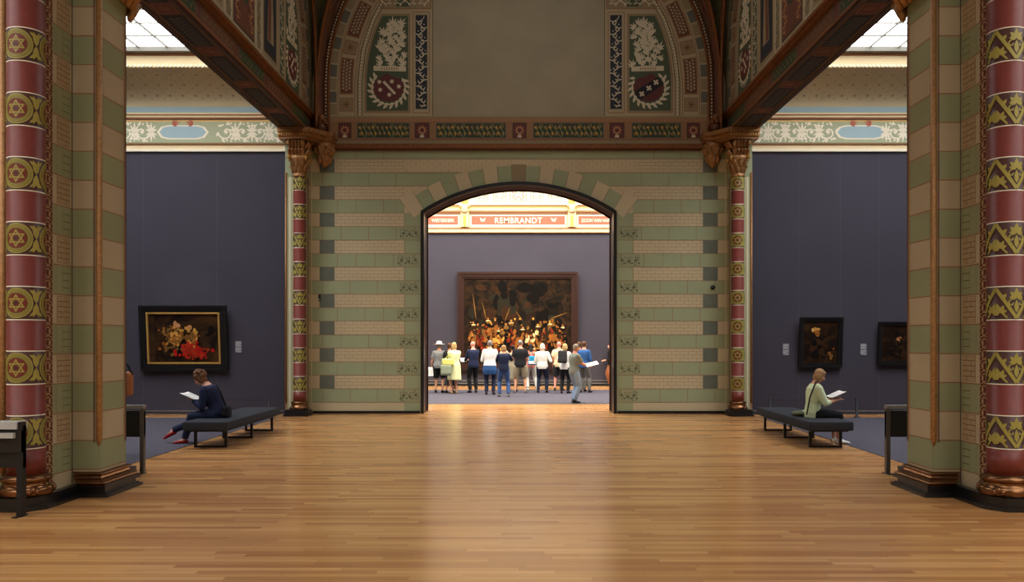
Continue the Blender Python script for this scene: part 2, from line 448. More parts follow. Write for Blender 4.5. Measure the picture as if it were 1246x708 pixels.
# lunette ornament, shared by doorway wall and side walls -----------------
def lunette(P, full=False, arms=('bar','cross')):
    def pol(r, d, sg):        # d = distance along arch of radius 4 from the top; beyond the spring it drops vertically
        L = 4*PI/2
        if d <= L: a = d/4; return (sg*r*sin(a), ZC+r*cos(a))
        return (sg*r, ZC-(d-L))
    dmax = 4*PI/2+(ZC-7.16)
    def seg(r0, r1, d0, d1, sg, mm, h):
        d1 = min(d1, dmax)
        if d1 <= d0: return
        n = 6; a = [pol(r0, d0+(d1-d0)*i/n, sg) for i in range(n+1)]; b = [pol(r1, d1-(d1-d0)*i/n, sg) for i in range(n+1)]
        P.poly(a+b, mm, h)
    for sg in (-1,1):
        dd = dmax; i = 0
        while dd > 2.0:                                   # grey outer blocks
            seg(4.38, 4.58, dd-.28, dd-.02, sg, 'greyblue' if i % 2 else 'tan', .006); dd -= .30; i += 1
        seg(4.34, 4.36, 2, dmax, sg, 'orange', .006); seg(3.93, 3.95, 2, dmax, sg, 'orange', .006)
        dd = dmax-.10
        while dd > 2.2:
            # small square with rosette
            for L_, kind in ((.33,'s'),(.86,'l')):
                d0, d1 = dd-L_, dd
                seg(3.98, 4.31, d0, d1, sg, 'orange', .006); seg(4.01, 4.28, d0+.03, d1-.03, sg, 'tan' if kind == 's' else 'beam_red', .008)
                if kind == 's':
                    c = pol(4.145, (d0+d1)/2, sg); P.rosette(c[0], c[1], .12, 'orange', 8, .010, 'panelgreen')
                else:
                    nn = 9
                    for q in range(nn):
                        for rr in (4.07,4.145,4.22):
                            c = pol(rr, d0+.07+(L_-.14)*(q+.5*(rr == 4.145))/nn, sg); P.rosette(c[0], c[1], .042, 'cream', 4, .010)
                dd = d0-.08
        dd = dmax-.04
        while dd > 2.2:                                   # beads
            c = pol(3.82, dd, sg); P.disc(c[0], c[1], .027, 'pale', .010, 6)
            c = pol(3.90, dd, sg); P.disc(c[0], c[1], .015, 'tan', .008, 4); dd -= .085
        seg(3.86, 3.88, 2.2, dmax, sg, 'joint_dark', .007); seg(3.76, 3.775, 2.2, dmax, sg, 'joint_dark', .007)
        # shield panel
        def shp(inset):
            r = 3.66-inset; z0, z1 = 7.28+inset, 9.56-inset; x0 = 2.66+inset
            pts = [(x0,z0),(r,z0),(r,ZC)]
            for q in range(1,9):
                z_ = ZC+(z1-ZC)*q/8; pts.append((sqrt(r*r-(z_-ZC)**2), z_))
            pts.append((x0,z1)); return [(sg*a, b) for a, b in pts]
        P.poly(shp(-.05), 'orange', .004); P.poly(shp(-.03), 'tan', .006); P.poly(shp(0), 'panelgreen', .008)
        cx = 3.13; rn = random.Random(5)
        for q in range(34):
            zz = 8.40+1.05*(q/34)+rn.uniform(-.02,.02); lim = sqrt(3.60**2-max(0,zz-ZC)**2)-.10
            uu = 2.76+(lim-2.76)*((q*.382) % 1)
            P.fan(sg*uu, zz-.05, rn.uniform(.15,.21), PI/2+rn.uniform(-1.1,1.1), 'pale', 5, 2.3, .045, .011+.0003*q)
        P.vine(sg*(cx-.05), 8.3, 9.4, .16, 'pale', .4, .012, .025)
        # ribbon with faded lettering strokes
        P.poly([(sg*(cx-.42),8.34),(sg*(cx+.36),8.36),(sg*(cx+.36),8.24),(sg*(cx-.42),8.22)], 'pale', .014)
        for q in range(7): P.rect(sg*(cx-.2+.06*q)-.012, sg*(cx-.2+.06*q)+.012, 8.255, 8.32, 'orange', .016)
        # laurel around shield
        for q in range(30):
            a = -PI*1.2+q*PI*1.4/29; u = cx+.40*cos(a); v = 7.83+.40*sin(a)
            if u > 3.52: u = 3.52
            P.leaf(sg*u, v, .15, .07, (a+1.2 if sg > 0 else PI-a-1.2)+(.5 if q % 2 else -.5), 'pale', .012)
        # tilted shield
        sh = [(-.30,.22),(-.10,.27),(.05,.36),(.22,.24),(.38,.10),(.36,-.10),(.20,-.30),(0,-.34),(-.22,-.30),(-.36,-.14),(-.40,.06)]
        P.poly([(sg*(cx+a*.95), 7.83+b*.98) for a, b in sh], 'maroon', .016)
        if arms[0 if sg < 0 else 1] == 'cross':
            w_ = [(-.40,-.22),(.36,.20),(.38,.02),(-.26,-.36)]
            w_ = [(-.36,-.10),(.22,.26),(.36,.08),(-.22,-.30)]
            P.poly([(cx+a, 7.83+b) for a, b in w_] if sg > 0 else [(-(cx+a), 7.83+b) for a, b in w_], 'black', .018)
            for q in (-1,0,1):
                u = sg*(cx+q*.17); v = 7.82+q*.14
                for an in (PI/4+.15, -PI/4+.15):
                    P.stroke([(u-.07*cos(an), v-.07*sin(an)),(u+.07*cos(an), v+.07*sin(an))], .045, 'pale', .021)
        else:
            P.stroke([(sg*(cx+.12), 7.98),(sg*(cx-.16), 7.68)], .06, 'pale', .019)
            for a, b in ((.20,-.05),(-.02,-.17),(-.08,.15),(.03,.03),(-.25,.03),(.22,.14)):
                if (a,b) != (.03,.03): P.rosette(sg*(cx+a), 7.83+b, .06, 'pale', 6, .019)
        # slim vine panel
        P.rect(sg*2.14, sg*2.55, 7.22, 9.66, 'orange', .004); P.rect(sg*2.16, sg*2.53, 7.24, 9.64, 'cream', .006)
        P.rect(sg*2.20, sg*2.48, 7.32, 9.58, 'darkblue' if not full else 'panelgreen', .008)
        P.vine(sg*2.34, 7.36, 9.56, .15, 'pale', .30, .011, .02)
        P.rect(sg*2.06, sg*2.075, 7.16, 10.4, 'joint_dark', .005)
        # top ornament band
        P.rect(sg*2.10, sg*3.35, 9.72, 10.25, 'tan', .006); P.frame(min(sg*2.10,sg*3.35), max(sg*2.10,sg*3.35), 9.72, 10.25, .03, 'orange', .008)
        for q in range(4): P.scroll(sg*(2.3+.29*q), 9.95, .12, 'pale', 1 if q % 2 else -1, .02, .010)
        P.rect(sg*2.6, sg*2.95, 9.78, 10.2, 'panelgreen', .007)
P.rect(-2.06,2.06,7.16,12.0,'cream_plain',.004)
lunette(P)
wall = struct(m.build('wall_back'), 'wall with green and beige painted brick bands around the arched doorway')

# cornice strip, skirting and arch surround as trim
m = MB(); m.box(-4.95,4.95,YW-.09,YW,6.36,6.47,'gold_dark'); m.box(-4.95,4.95,YW-.05,YW,6.31,6.36,'rib'); m.box(-4.95,4.95,YW-.05,YW,6.47,6.50,'tan')
struct(m.build('trim_1'), 'brown cornice under the painted frieze')
m = MB()
for sg in (-1,1): m.box(sg*(HW+.05), sg*4.95, YW-.03, YW, 0, .065, 'black_trim')
struct(m.build('baseboard_back'))
m = MB()
outl = [(-HW,0)]+ar+[(HW,0)]
def surround(w, y0, y1, inner, mm):
    A = [(x*(1-inner/HW) if z < ZS else x*(1-inner/RA), z if z < ZS-.01 else z-inner) for x, z in outl]
    B = [(x*(1+w/HW) if z < ZS-.01 else x*(1+w/RA), z if z < ZS-.01 else z+w*.9) for x, z in outl]
    A[1] = (-HW+inner, ZS-inner*.8); A[-2] = (HW-inner, ZS-inner*.8); B[1] = (-HW-w, ZS+w*.4); B[-2] = (HW+w, ZS+w*.4)
    n = len(A); vs = []
    for y in (y0, y1): vs += [(x,y,z) for x,z in A]+[(x,y,z) for x,z in B]
    fs = []
    for i in range(n-1):
        fs += [(i,i+1,n+i+1,n+i), (2*n+i,2*n+i+1,3*n+i+1,3*n+i), (i,i+1,2*n+i+1,2*n+i), (n+i,n+i+1,3*n+i+1,3*n+i)]
    m.add(vs, fs, mm)
surround(.035, YW-.05, YW+.14, .045, 'black_trim')
surround(0.0, YW+.14, YW+TH, .02, 'frame_brown')
surround(.05, YW+TH, YW+TH+.06, .05, 'frame_brown')
struct(m.build('trim_2'), 'black surround of the arched doorway')

# ------------------------------------------------------------------ banded columns
def motif_star(P, u, v, r):
    P.disc(u, v, r*1.0, 'olive', .003, 24); P.disc(u, v, r*.90, 'olive_dark', .004, 24)
    P.ring(u, v, r*.80, r*.86, 'olive', .006); P.ring(u, v, r*.70, r*.76, 'olive', .006)
    P.disc(u, v, r*.66, 'column_red', .006, 20); P.star(u, v, r*.60, r*.085, 'olive'); P.disc(u, v, r*.14, 'column_ground', .009, 6)
def motif_palm(P, u, v, hh, w):
    for sg in (-1,1):
        P.stroke([(u+sg*w*.50, v+hh*.46),(u, v-hh*.46)], w*.09, 'olive', .005)
        P.stroke([(u+sg*w*.50, v-hh*.10),(u+sg*w*.22, v-hh*.46)], w*.05, 'olive', .004)
        P.fan(u+sg*w*.40, v-hh*.30, hh*.32, PI/2+sg*-.3, 'olive', 5, 3.0, hh*.13, .006)
        P.spiral(u+sg*w*.11, v+hh*.0, w*.10, PI/2, -.8*sg, w*.035, 'olive', .006, 10)
        P.leaf(u+sg*w*.36, v+hh*.12, hh*.22, hh*.12, PI/2+sg*.7, 'olive', .006)
    P.fan(u, v+hh*.16, hh*.32, PI/2, 'olive', 5, 3.0, hh*.14, .007)
    P.leaf(u, v-hh*.30, hh*.42, hh*.14, PI/2, 'olive', .007)
def capital_part(mb, r, z0, z1, top):
    """carved leafy capital: bell, two rings of curled leaves, scrolls"""
    h = z1-z0
    mb.lathe([(r*1.05,z0-.03),(r*1.18,z0-.015),(r*1.05,z0),(r*1.02,z0+h*.1),(r*1.12,z0+h*.45),(r*1.45,z0+h*.85),(r*1.6,z1)], 'gold', seg=24)
    for row, (zz, n, rr, sz) in enumerate(((z0+h*.12,10,1.05,.40),(z0+h*.42,10,1.15,.40))):
        for k in range(n):
            a = 2*PI*(k+.5*row)/n
            pts = [(r*rr*cos(a), r*rr*sin(a), zz), (r*(rr+.22)*cos(a), r*(rr+.22)*sin(a), zz+h*sz*.5), (r*(rr+.40)*cos(a), r*(rr+.40)*sin(a), zz+h*sz*.95), (r*(rr+.62)*cos(a), r*(rr+.62)*sin(a), zz+h*sz*.85)]
            mb.tube(pts, [(r*.20,r*.06),(r*.24,r*.07),(r*.18,r*.07),(r*.05,r*.05)], 'gold', 6, side=(-sin(a),cos(a),0))
    mb2 = MB()
    for k in range(4):
        a = PI/4+k*PI/2; c = Vector((r*1.62*cos(a), r*1.62*sin(a), z1-h*.14)); t = Vector((cos(a),sin(a),0))
        pts = []
        for q in range(12):
            b = q/11*2*PI*1.4; rr = h*.16*(1-.6*q/11); pts.append(c+t*rr*cos(b)+Vector((0,0,rr*sin(b))))
        mb2.tube(pts, r*.10, 'gold_line', 6)
    return mb2
def column(name, x, y, r, phase, kind, u0, label, ztop, seg=40, detail=True):
    root = empty(name, (x,y,0), label=label, cat='column', group='round banded columns')
    # base
    b = MB()
    zb = .13
    b.lathe([(r*1.36,zb),(r*1.42,zb+.02),(r*1.45,zb+.05),(r*1.41,zb+.085),(r*1.30,zb+.10),(r*1.22,zb+.115),(r*1.18,zb+.14),(r*1.30,zb+.155),(r*1.36,zb+.175),(r*1.30,zb+.195),(r*1.08,zb+.205),(r*1.02,zb+.22)], 'bronze', seg=40)
    for k in range(4):
        a = PI/4+PI/2*k
        for q in (-.25,0,.25): b.ball((r*1.40*cos(a+q*.6), r*1.40*sin(a+q*.6), zb+.05+.02*(q == 0)), (.03,.03,.035), 'bronze', 8, 6)
    b.build('column_base', root)
    s = MB(); prof = []
    z = phase-BAND*1.0
    prof.append((r, zb+.2, 'column_red'))
    per = .668 if name else .65
    zz = phase; lw = .010
    while zz < ztop-.02:
        prof += [(r,zz-lw,'column_red'),(r,zz-lw,'white_line'),(r,zz,'white_line'),(r,zz,'column_ground')]
        ze = min(zz+per/2, ztop-.012)
        prof += [(r,ze,'column_ground'),(r,ze,'white_line'),(r,ze+lw,'white_line'),(r,ze+lw,'column_red')]
        zz += per
    prof.append((r, ztop, 'column_red'))
    prof = [p for p in prof if p[1] <= ztop+1e-6]
    s.lathe(prof, 'column_red', seg=seg)
    P = Paint(cyl(0,0,r), s, r*.14)
    zz = phase
    circ = 2*PI*r; n = 3; step = circ/n
    while zz < ztop-.1:
        vc = zz+per/4; hh = per/2
        for k in range(n):
            u = u0+k*step
            uu = (u+circ/2) % circ-circ/2
            if abs(uu) > circ*.45: continue
            if kind == 'star':
                motif_star(P, uu, vc, hh*.47)
                for sg in (-1,1):
                    for sv in (-1,1):
                        P.leaf(uu+step/2*.98, vc, hh*.44, hh*.16, sv*PI/2, 'olive', .004, bend=.2*sg)
                        P.leaf(uu+step/2, vc+sv*hh*.25, hh*.26, hh*.10, PI/2*sv+sg*.9, 'olive', .003)
            else: motif_palm(P, uu, vc, hh, step)
        zz += per
    s.build('column_shaft', root)
    c = MB(); v2 = capital_part(c, r, ztop, ztop+.45, 0)
    v2.build('volutes', c.build('capital', root))
    return root
# far columns beside the doorway wall
column('banded_column', -5.13, 19.25, .150, .58, 'palm', .04, 'slim red and olive banded column by the left edge of the doorway wall', 5.60, 28)
column('banded_column', 5.13, 19.25, .150, .58, 'star', -.04, 'slim red and olive banded column by the right edge of the doorway wall', 5.60, 28)
# near columns at the picture's edges
column('banded_column', -5.15, 8.64, .18, .63, 'star', .005, 'thick red column with star roundels at the left edge of the photo', 5.62, 64)
column('banded_column', 5.15, 8.64, .18, .63, 'palm', .0, 'thick red column with leaf bands at the right edge of the photo', 5.62, 64)

# ------------------------------------------------------------------ foliage strip
def strip(P, u0, u1, z0, z1, per=.125):
    """running flower strip: pale scallops on dark red"""
    w = u1-u0
    P.rect(u0,u1,z0,z1,'pale_strip',.002); P.rect(u0+w*.10,u1-w*.10,z0,z1,'maroon_strip',.004)
    z = z0+.02; c = (u0+u1)/2
    while z < z1-per:
        s = 1 if w > 0 else -1; W = abs(w)
        P.ring(c-s*W*.12, z+per*.5, W*.24, W*.31, 'pale_strip', .006, 10)
        P.fan(c-s*W*.02, z+per*.5, W*.26, 0 if s > 0 else PI, 'pale_strip', 4, 2.6, W*.10, .007)
        P.stroke([(c-s*W*.38, z),(c-s*W*.05, z+per*.12),(c+s*W*.30, z-per*.05)], W*.06, 'pale_strip', .006)
        P.disc(c+s*W*.30, z+per*.78, W*.07, 'pale_strip', .007, 6); P.disc(c+s*W*.33, z+per*.30, W*.05, 'pale_strip', .007, 6)
        z += per
    P.rect(u0+w*.04, u0+w*.09, z0, z1, 'olive_dark', .007)
mat('pale_strip', (166,142,98), .6); mat('maroon_strip', (92,36,32), .6)

# ------------------------------------------------------------------ piers
def brickface(P, u0, u1, z0, z1, dark=True):
    P.rect(u0, u1, z0, z1, 'joint_b', .004)
    rows = 5; hgt = (z1-z0)/rows
    for r in range(rows):
        off = .5*(r % 2)
        k = -1
        W = (u1-u0)/1.5
        while k < 2:
            a = u0+(k+off)*W; b = a+W
            a2, b2 = (max(min(a,max(u0,u1)),min(u0,u1)), max(min(b,max(u0,u1)),min(u0,u1)))
            if abs(a2-b2) > .01:
                g = .004*(1 if u1 > u0 else -1)
                P.rect(a2+g, b2-g, z0+r*hgt+.004, z0+(r+1)*hgt-.004, 'brickfill', .006)
            k += 1
mat('joint_b', (120,86,58), .8); mat('brickfill', (164,142,108), .7)
def bands(P, u0, u1, phase, ztop, zbot, h=.002):
    z = phase; k = 0
    P.rect(u0,u1,zbot,ztop,'beige',h)
    while z < ztop:
        a, b = max(z,zbot), min(z+BAND/2, ztop)
        if b > a: P.rect(u0,u1,a,b,'green' if k % 2 == 0 else 'beige',h+.001); P.rect(u0,u1,a-.006,a+.006,'joint',h+.003)
        z += BAND/2; k += 1
ZT = 5.62
def near_pier(sx):
    S = 'left' if sx < 0 else 'right'
    root = empty('pier', (sx*5.2, 9.6, 0), label='%s painted brick pier with green and beige bands, nearest the camera' % S, cat='pier', group='near brick piers')
    sh = (sx*5.2, 9.6, 0)
    X = lambda x: sx*x
    b = MB()
    # body with pilaster
    outl = [(5.0,8.70),(5.0,9.25),(4.69,9.25),(4.69,9.86),(5.0,9.86),(5.0,10.5),(5.60,10.5),(5.60,8.70)]
    b.prism([(X(x),y) for x,y in outl], .12, ZT+1.0, 'beige')
    # face turned to the nave, near strip + brick
    Pn = Paint(plane((X(5.0),0,0),(0,1,0),(0,0,1),(-sx,0,0)), b)
    bands(Pn, 8.86, 9.25, .30, ZT+.4, .12)
    z = .30-.325; k = 1
    while z < ZT:
        a, c = max(z,.14), z+.325
        if k % 2 == 0: 
            Pn.rect(8.92, 8.925, a, c, 'joint', .006)
            for q in range(1,4): Pn.rect(9.05,9.20, a+.08*q-.003, a+.08*q+.003, 'joint_dark', .005)
            Pn.rect(9.05,9.055,a,c,'joint',.005); Pn.rect(9.20,9.205,a,c,'joint',.005)
        elif c-a > .3: brickface(Pn, 8.94, 9.20, a+.02, c-.015)
        z += .325; k += 1
    strip(Pn, 8.705, 8.87, .14, ZT, .125)
    Pn.rect(9.232, 9.25, .14, ZT, 'joint_dark', .007)
    # pilaster front and side
    Pf = Paint(plane((0,9.25,0),(sx,0,0),(0,0,1),(0,-1,0)), b); bands(Pf, 4.69, 5.0, .30, ZT+.4, .12)
    Ps = Paint(plane((X(4.69),0,0),(0,1,0),(0,0,1),(-sx,0,0)), b); bands(Ps, 9.25, 9.86, .30, ZT+.4, .12)
    Ps.rect(9.80, 9.835, .55, ZT, 'orange', .007); Ps.rect(9.835,9.86,.55,ZT,'joint_dark',.007)
    # front face outside the column
    Pq = Paint(plane((0,8.70,0),(sx,0,0),(0,0,1),(0,-1,0)), b)
    Pq.rect(5.0, 5.60, .12, ZT, 'green', .002); Pq.rect(5.40,5.425,.12,ZT,'pale',.004)
    # pilaster behind, facing the side gallery
    b.build('pier_body', root, shift=sh)
    # gold rope mouldings
    g = MB()
    def rope(cx, cy, r, z0, z1, nz):
        g.tube([(cx,cy,z0),(cx,cy,z0+.10),(cx,cy,z1)], [.004, r, r], 'gold', 10)
        pts = []
        for i in range(nz*6+1):
            a = i/6*2*PI; pts.append((cx+r*.92*cos(a), cy+r*.92*sin(a), z0+.1+(z1-z0-.1)*i/(nz*6)))
        g.tube(pts, r*.17, 'gold_line', 4)
    rope(X(4.70), 9.255, .036, .54, ZT, 55)
    for dx, dy in ((.052,0),(0,.052)):
        g.tube([(X(4.70+dx),9.255+dy-.0,.60),(X(4.70+dx),9.255+dy,ZT)], .012, 'maroon_strip', 5)
    g.build('gold_rope_moulding', root, shift=sh)
    g = MB(); rope(X(5.40), 8.65, .045, .30, ZT, 50); g.build('gold_rope_moulding', root, shift=sh)
    # pilaster base (bronze) and black plinth
    def off(ol, d):   # grow outwards toward nave/camera
        r = []
        for x, y in ol: r.append((X(x-d), y-d if y < 9.6 else y+d))
        return r
    b = MB()
    base = [(5.0,9.25),(4.69,9.25),(4.69,9.86),(5.0,9.86)]
    prof = [(.272,.004),(.270,.025)]+[(.252-.022*cos(PI-q*PI/8+PI)*1.0, .030+.026*sin(q*PI/8)) for q in range(9)]
    prof = [(.272,.0)]+[(.268-.040*q/8, .022+.030*sin(q*PI/8)) for q in range(9)]+[(.222,.028),(.214,.030),(.200,.040),(.190,.055),(.184,.070)]+[(.180-.050*q/8, .074+.034*sin(q*PI/8)) for q in range(9)]+[(.128,.07),(.12,.07)]
    rings = [[(p[0],p[1],z_) for p in off(base, d)] for z_, d in prof]
    for k in range(3):
        vs_ = []
        for r_ in rings: vs_ += [r_[k], r_[k+1]]
        b.add(vs_, [(2*q,2*q+1,2*q+3,2*q+2) for q in range(len(rings)-1)], 'bronze', True)
    b.build('pier_base', root, shift=sh)
    b = MB()
    pl = [(5.62,8.66),(5.0,8.66),(5.0,9.25),(4.69,9.25),(4.69,9.86),(5.0,9.86),(5.0,10.5),(5.62,10.5)]
    def grow(d):
        return [(X(5.62),8.40-d*.5),(X(5.02-d*.3),8.40-d*.5),(X(4.97-d),8.52),(X(4.97-d),9.25-d),(X(4.66-d),9.25-d),(X(4.66-d),9.86+d),(X(4.97-d),9.86+d),(X(4.97-d),10.6),(X(5.62),10.6)]
    b.prism(grow(.12), .0, .035, 'black_trim'); b.prism(grow(.09), .035, .05, 'black_trim'); b.prism(grow(.06), .05, .132, 'black_trim')
    b.build('plinth', root, shift=sh)
    # capitals on top (only their lowest leaves reach into view)
    c = MB()
    c.box(X(4.60), X(5.06), 9.15, 9.98, ZT+.35, ZT+.8, 'gold')
    for k in range(6):
        y = 9.3+.12*k; c.tube([(X(4.66),y,ZT+.12),(X(4.58),y,ZT+.25),(X(4.50),y,ZT+.38),(X(4.46),y,ZT+.34)], [.05,.06,.05,.02], 'gold', 6)
    c.tube([(X(4.66),9.90,ZT-.02),(X(4.66),9.94,ZT+.08),(X(4.62),10.0,ZT+.22),(X(4.58),10.0,ZT+.18)], [.03,.06,.06,.03], 'gold', 8)
    c.tube([(X(4.76),9.90,ZT+.02),(X(4.76),9.96,ZT+.10),(X(4.74),10.02,ZT+.22)], [.03,.05,.05], 'gold', 8)
    c.box(X(4.55), X(5.6), 8.4, 10.5, ZT+.8, ZT+1.0, 'gold_dark')
    c.build('capital', root, shift=sh)
for sx in (-1,1): near_pier(sx)

def far_pier(sx):
    S = 'left' if sx < 0 else 'right'
    root = empty('corner_pier', (sx*5.25, 19.5, 0), label='narrow painted corner pier with gilt capital at the %s end of the doorway wall' % S, cat='pier', group='corner piers')
    sh = (sx*5.25, 19.5, 0); X = lambda x: sx*x
    b = MB(); b.box(X(5.0), X(5.49), 19.32, 19.76, .1, 6.42, 'green')
    Pn = Paint(plane((X(5.0),0,0),(0,1,0),(0,0,1),(-sx,0,0)), b)
    bands(Pn, 19.57, 19.765, .27, 6.3, .1); strip(Pn, 19.33, 19.57, .14, 5.6, .16)
    Pq = Paint(plane((0,19.32,0),(sx,0,0),(0,0,1),(0,-1,0)), b)
    Pq.rect(4.97,5.49,.1,5.6,'pale_green',.002); Pq.rect(5.36,5.40,.1,5.6,'pale',.004); Pq.rect(5.44,5.49,.1,5.6,'orange',.004)
    Pq.rect(5.295,5.31,.1,5.6,'pale',.004)
    b.build('pier_body', root, shift=sh)
    g = MB(); g.tube([(X(5.47),19.31,.3),(X(5.47),19.31,5.7)], .022, 'gold', 8); g.build('gold_rope_moulding', root, shift=sh)
    p = MB(); p.prism([(X(5.43),18.93),(X(4.92),18.93),(X(4.86),19.01),(X(4.86),19.31),(X(5.43),19.31)], 0, .045, 'black_trim')
    p.prism([(X(5.40),18.96),(X(4.94),18.96),(X(4.89),19.04),(X(4.89),19.31),(X(5.40),19.31)], .045, .154, 'black_trim'); p.box(X(4.97),X(5.49),19.31,19.76,0,.10,'black_trim'); p.build('plinth', root, shift=sh)
    # upper capital block, dentilled abacus, wall corbel
    c = MB()
    c.box(X(4.99), X(5.36), 19.12, 19.40, 6.05, 6.42, 'gold')
    for k in range(5):
        for zz in (6.02, 6.22):
            x = 5.02+.075*k; c.tube([(X(x),19.13,zz),(X(x),19.09,zz+.08),(X(x),19.02,zz+.17),(X(x),18.98,zz+.13)], [.035,.045,.035,.012], 'gold', 6)
    for k in range(3):
        for zz in (6.02, 6.22):
            y = 19.17+.09*k; c.tube([(X(4.99),y,zz),(X(4.95),y,zz+.08),(X(4.89),y,zz+.17),(X(4.86),y,zz+.13)], [.035,.045,.035,.012], 'gold', 6)
    for sq in (-1,1): c.ball((X(5.175+sq*.17),19.05,6.34), (.05,.05,.06), 'gold')
    c.box(X(4.97), X(5.38), 19.08, 19.42, 5.99, 6.04, 'gold_dark')
    c.build('capital', root, shift=sh)
    a = MB()
    for i, (zz0, zz1, d) in enumerate(((6.42,6.47,.0),(6.47,6.56,.05),(6.56,6.66,.11))):
        a.prism([(X(5.55),18.98-d),(X(4.93-d),18.98-d),(X(4.62-d),19.40-d),(X(4.42-d*.6),19.40-d),(X(4.42-d*.6),19.765),(X(5.55),19.765)], zz0, zz1, 'gold')
    for k in range(11): a.box(X(4.95+.055*k), X(4.975+.055*k), 18.90, 18.93, 6.49, 6.54, 'gold_line')
    for k in range(9): 
        t = k/8; x = 4.90+(4.59-4.90)*t; y = 18.94+(19.36-18.94)*t; a.box(X(x-.015), X(x+.015), y-.03, y, 6.49, 6.54, 'gold_line')
    a.build('abacus', root, shift=sh)
    k_ = MB()
    k_.lathe([(.03,5.88),(.09,5.93),(.10,5.98),(.15,6.05),(.17,6.2),(.23,6.36),(.24,6.42)], 'gold', X(4.62), 19.58, 20)
    for row, zz, rr in ((0,5.98,.12),(1,6.15,.16)):
        for q in range(8):
            an = 2*PI*(q+.5*row)/8
            k_.tube([(X(4.62)+rr*cos(an)*f, 19.58+rr*sin(an)*f, zz+dz) for f, dz in ((1,0),(1.15,.08),(1.45,.17),(1.65,.14))], [.035,.045,.035,.012], 'gold', 6)
    k_.build('corbel', root, shift=sh)
mat('pale_green', (160,160,122), .7)
for sx in (-1,1): far_pier(sx)

# ------------------------------------------------------------------ beams with painted coffers
def beam(sx):
    S = 'left' if sx < 0 else 'right'; X = lambda x: sx*x
    root = empty('painted_beam', (sx*5.2, 14.9, 6.66), label='painted and gilded beam above the %s side opening' % S, cat='beam', group='painted beams')
    sh = (sx*5.2, 14.9, 6.66)
    b = MB(); y0, y1 = 10.0, 19.75
    b.box(X(4.95), X(5.54), y0, y1, 6.68, 7.12, 'beam_brown')
    for x0, x1 in ((4.93,5.02),(5.46,5.56)): b.box(X(x0), X(x1), y0, y1, 6.66, 6.69, 'beam_brown')
    Pb = Paint(plane((X(0),0,6.68),(sx,0,0),(0,1,0),(0,0,-1)), b)
    Pb.rect(5.03,5.045,y0,y1,'orange',.004); Pb.rect(5.435,5.45,y0,y1,'orange',.004)
    y = y1-.55
    while y > y0+1.0:
        Pb.rect(5.07,5.41,y,y+.42,'beam_red',.004); Pb.frame(5.09,5.39,y+.03,y+.39,.015,'orange',.006); Pb.rosette(5.24,y+.21,.12,'gold_dark',8,.006)
        a = y-1.33
        Pb.rect(5.07,5.41,a,y-.05,'darkblue',.004); Pb.frame(5.07,5.41,a,y-.05,.02,'joint_dark',.006)
        q = a+.08
        while q < y-.15:
            Pb.rect(5.11,5.33,q,q+.02,'greyblue',.007); Pb.rect(5.31,5.33,q,q+.06,'greyblue',.007); Pb.rect(5.17,5.37,q+.055,q+.075,'greyblue',.007); Pb.rect(5.15,5.17,q+.02,q+.045,'greyblue',.007)
            q += .11
        y -= 1.80
    b.build('beam_soffit', root, shift=sh)
    f = MB(); Ps = Paint(plane((X(4.95),0,0),(0,1,0),(0,0,1),(-sx,0,0)), f)
    Ps.rect(y0,y1,6.69,7.02,'beam_brown',.003)
    y = y1-.2; k = 0
    while y > y0+1:
        Ps.rect(y-.16,y,6.73,6.99,'maroon',.006); Ps.frame(y-.16,y,6.73,6.99,.012,'orange',.008)
        Ps.rect(y-1.60,y-.22,6.73,6.99,'darkgreen' if k % 2 == 0 else 'beam_red',.006); Ps.frame(y-1.60,y-.22,6.73,6.99,.015,'orange',.008)
        for q in range(14):
            Ps.rosette(y-.30-q*.095, 6.86+.04*(-1)**q, .045, 'olive_dark', 5, .008)
        y -= 1.68; k += 1
    f.box(X(4.88), X(4.95), y0, y1, 7.02, 7.08, 'gold_dark'); f.box(X(4.84), X(4.97), y0, y1, 7.08, 7.14, 'gold_dark'); f.box(X(4.91), X(4.95), y0, y1, 6.66, 6.70, 'gold_dark')
    f.build('beam_fascia', root, shift=sh)
for sx in (-1,1): beam(sx)

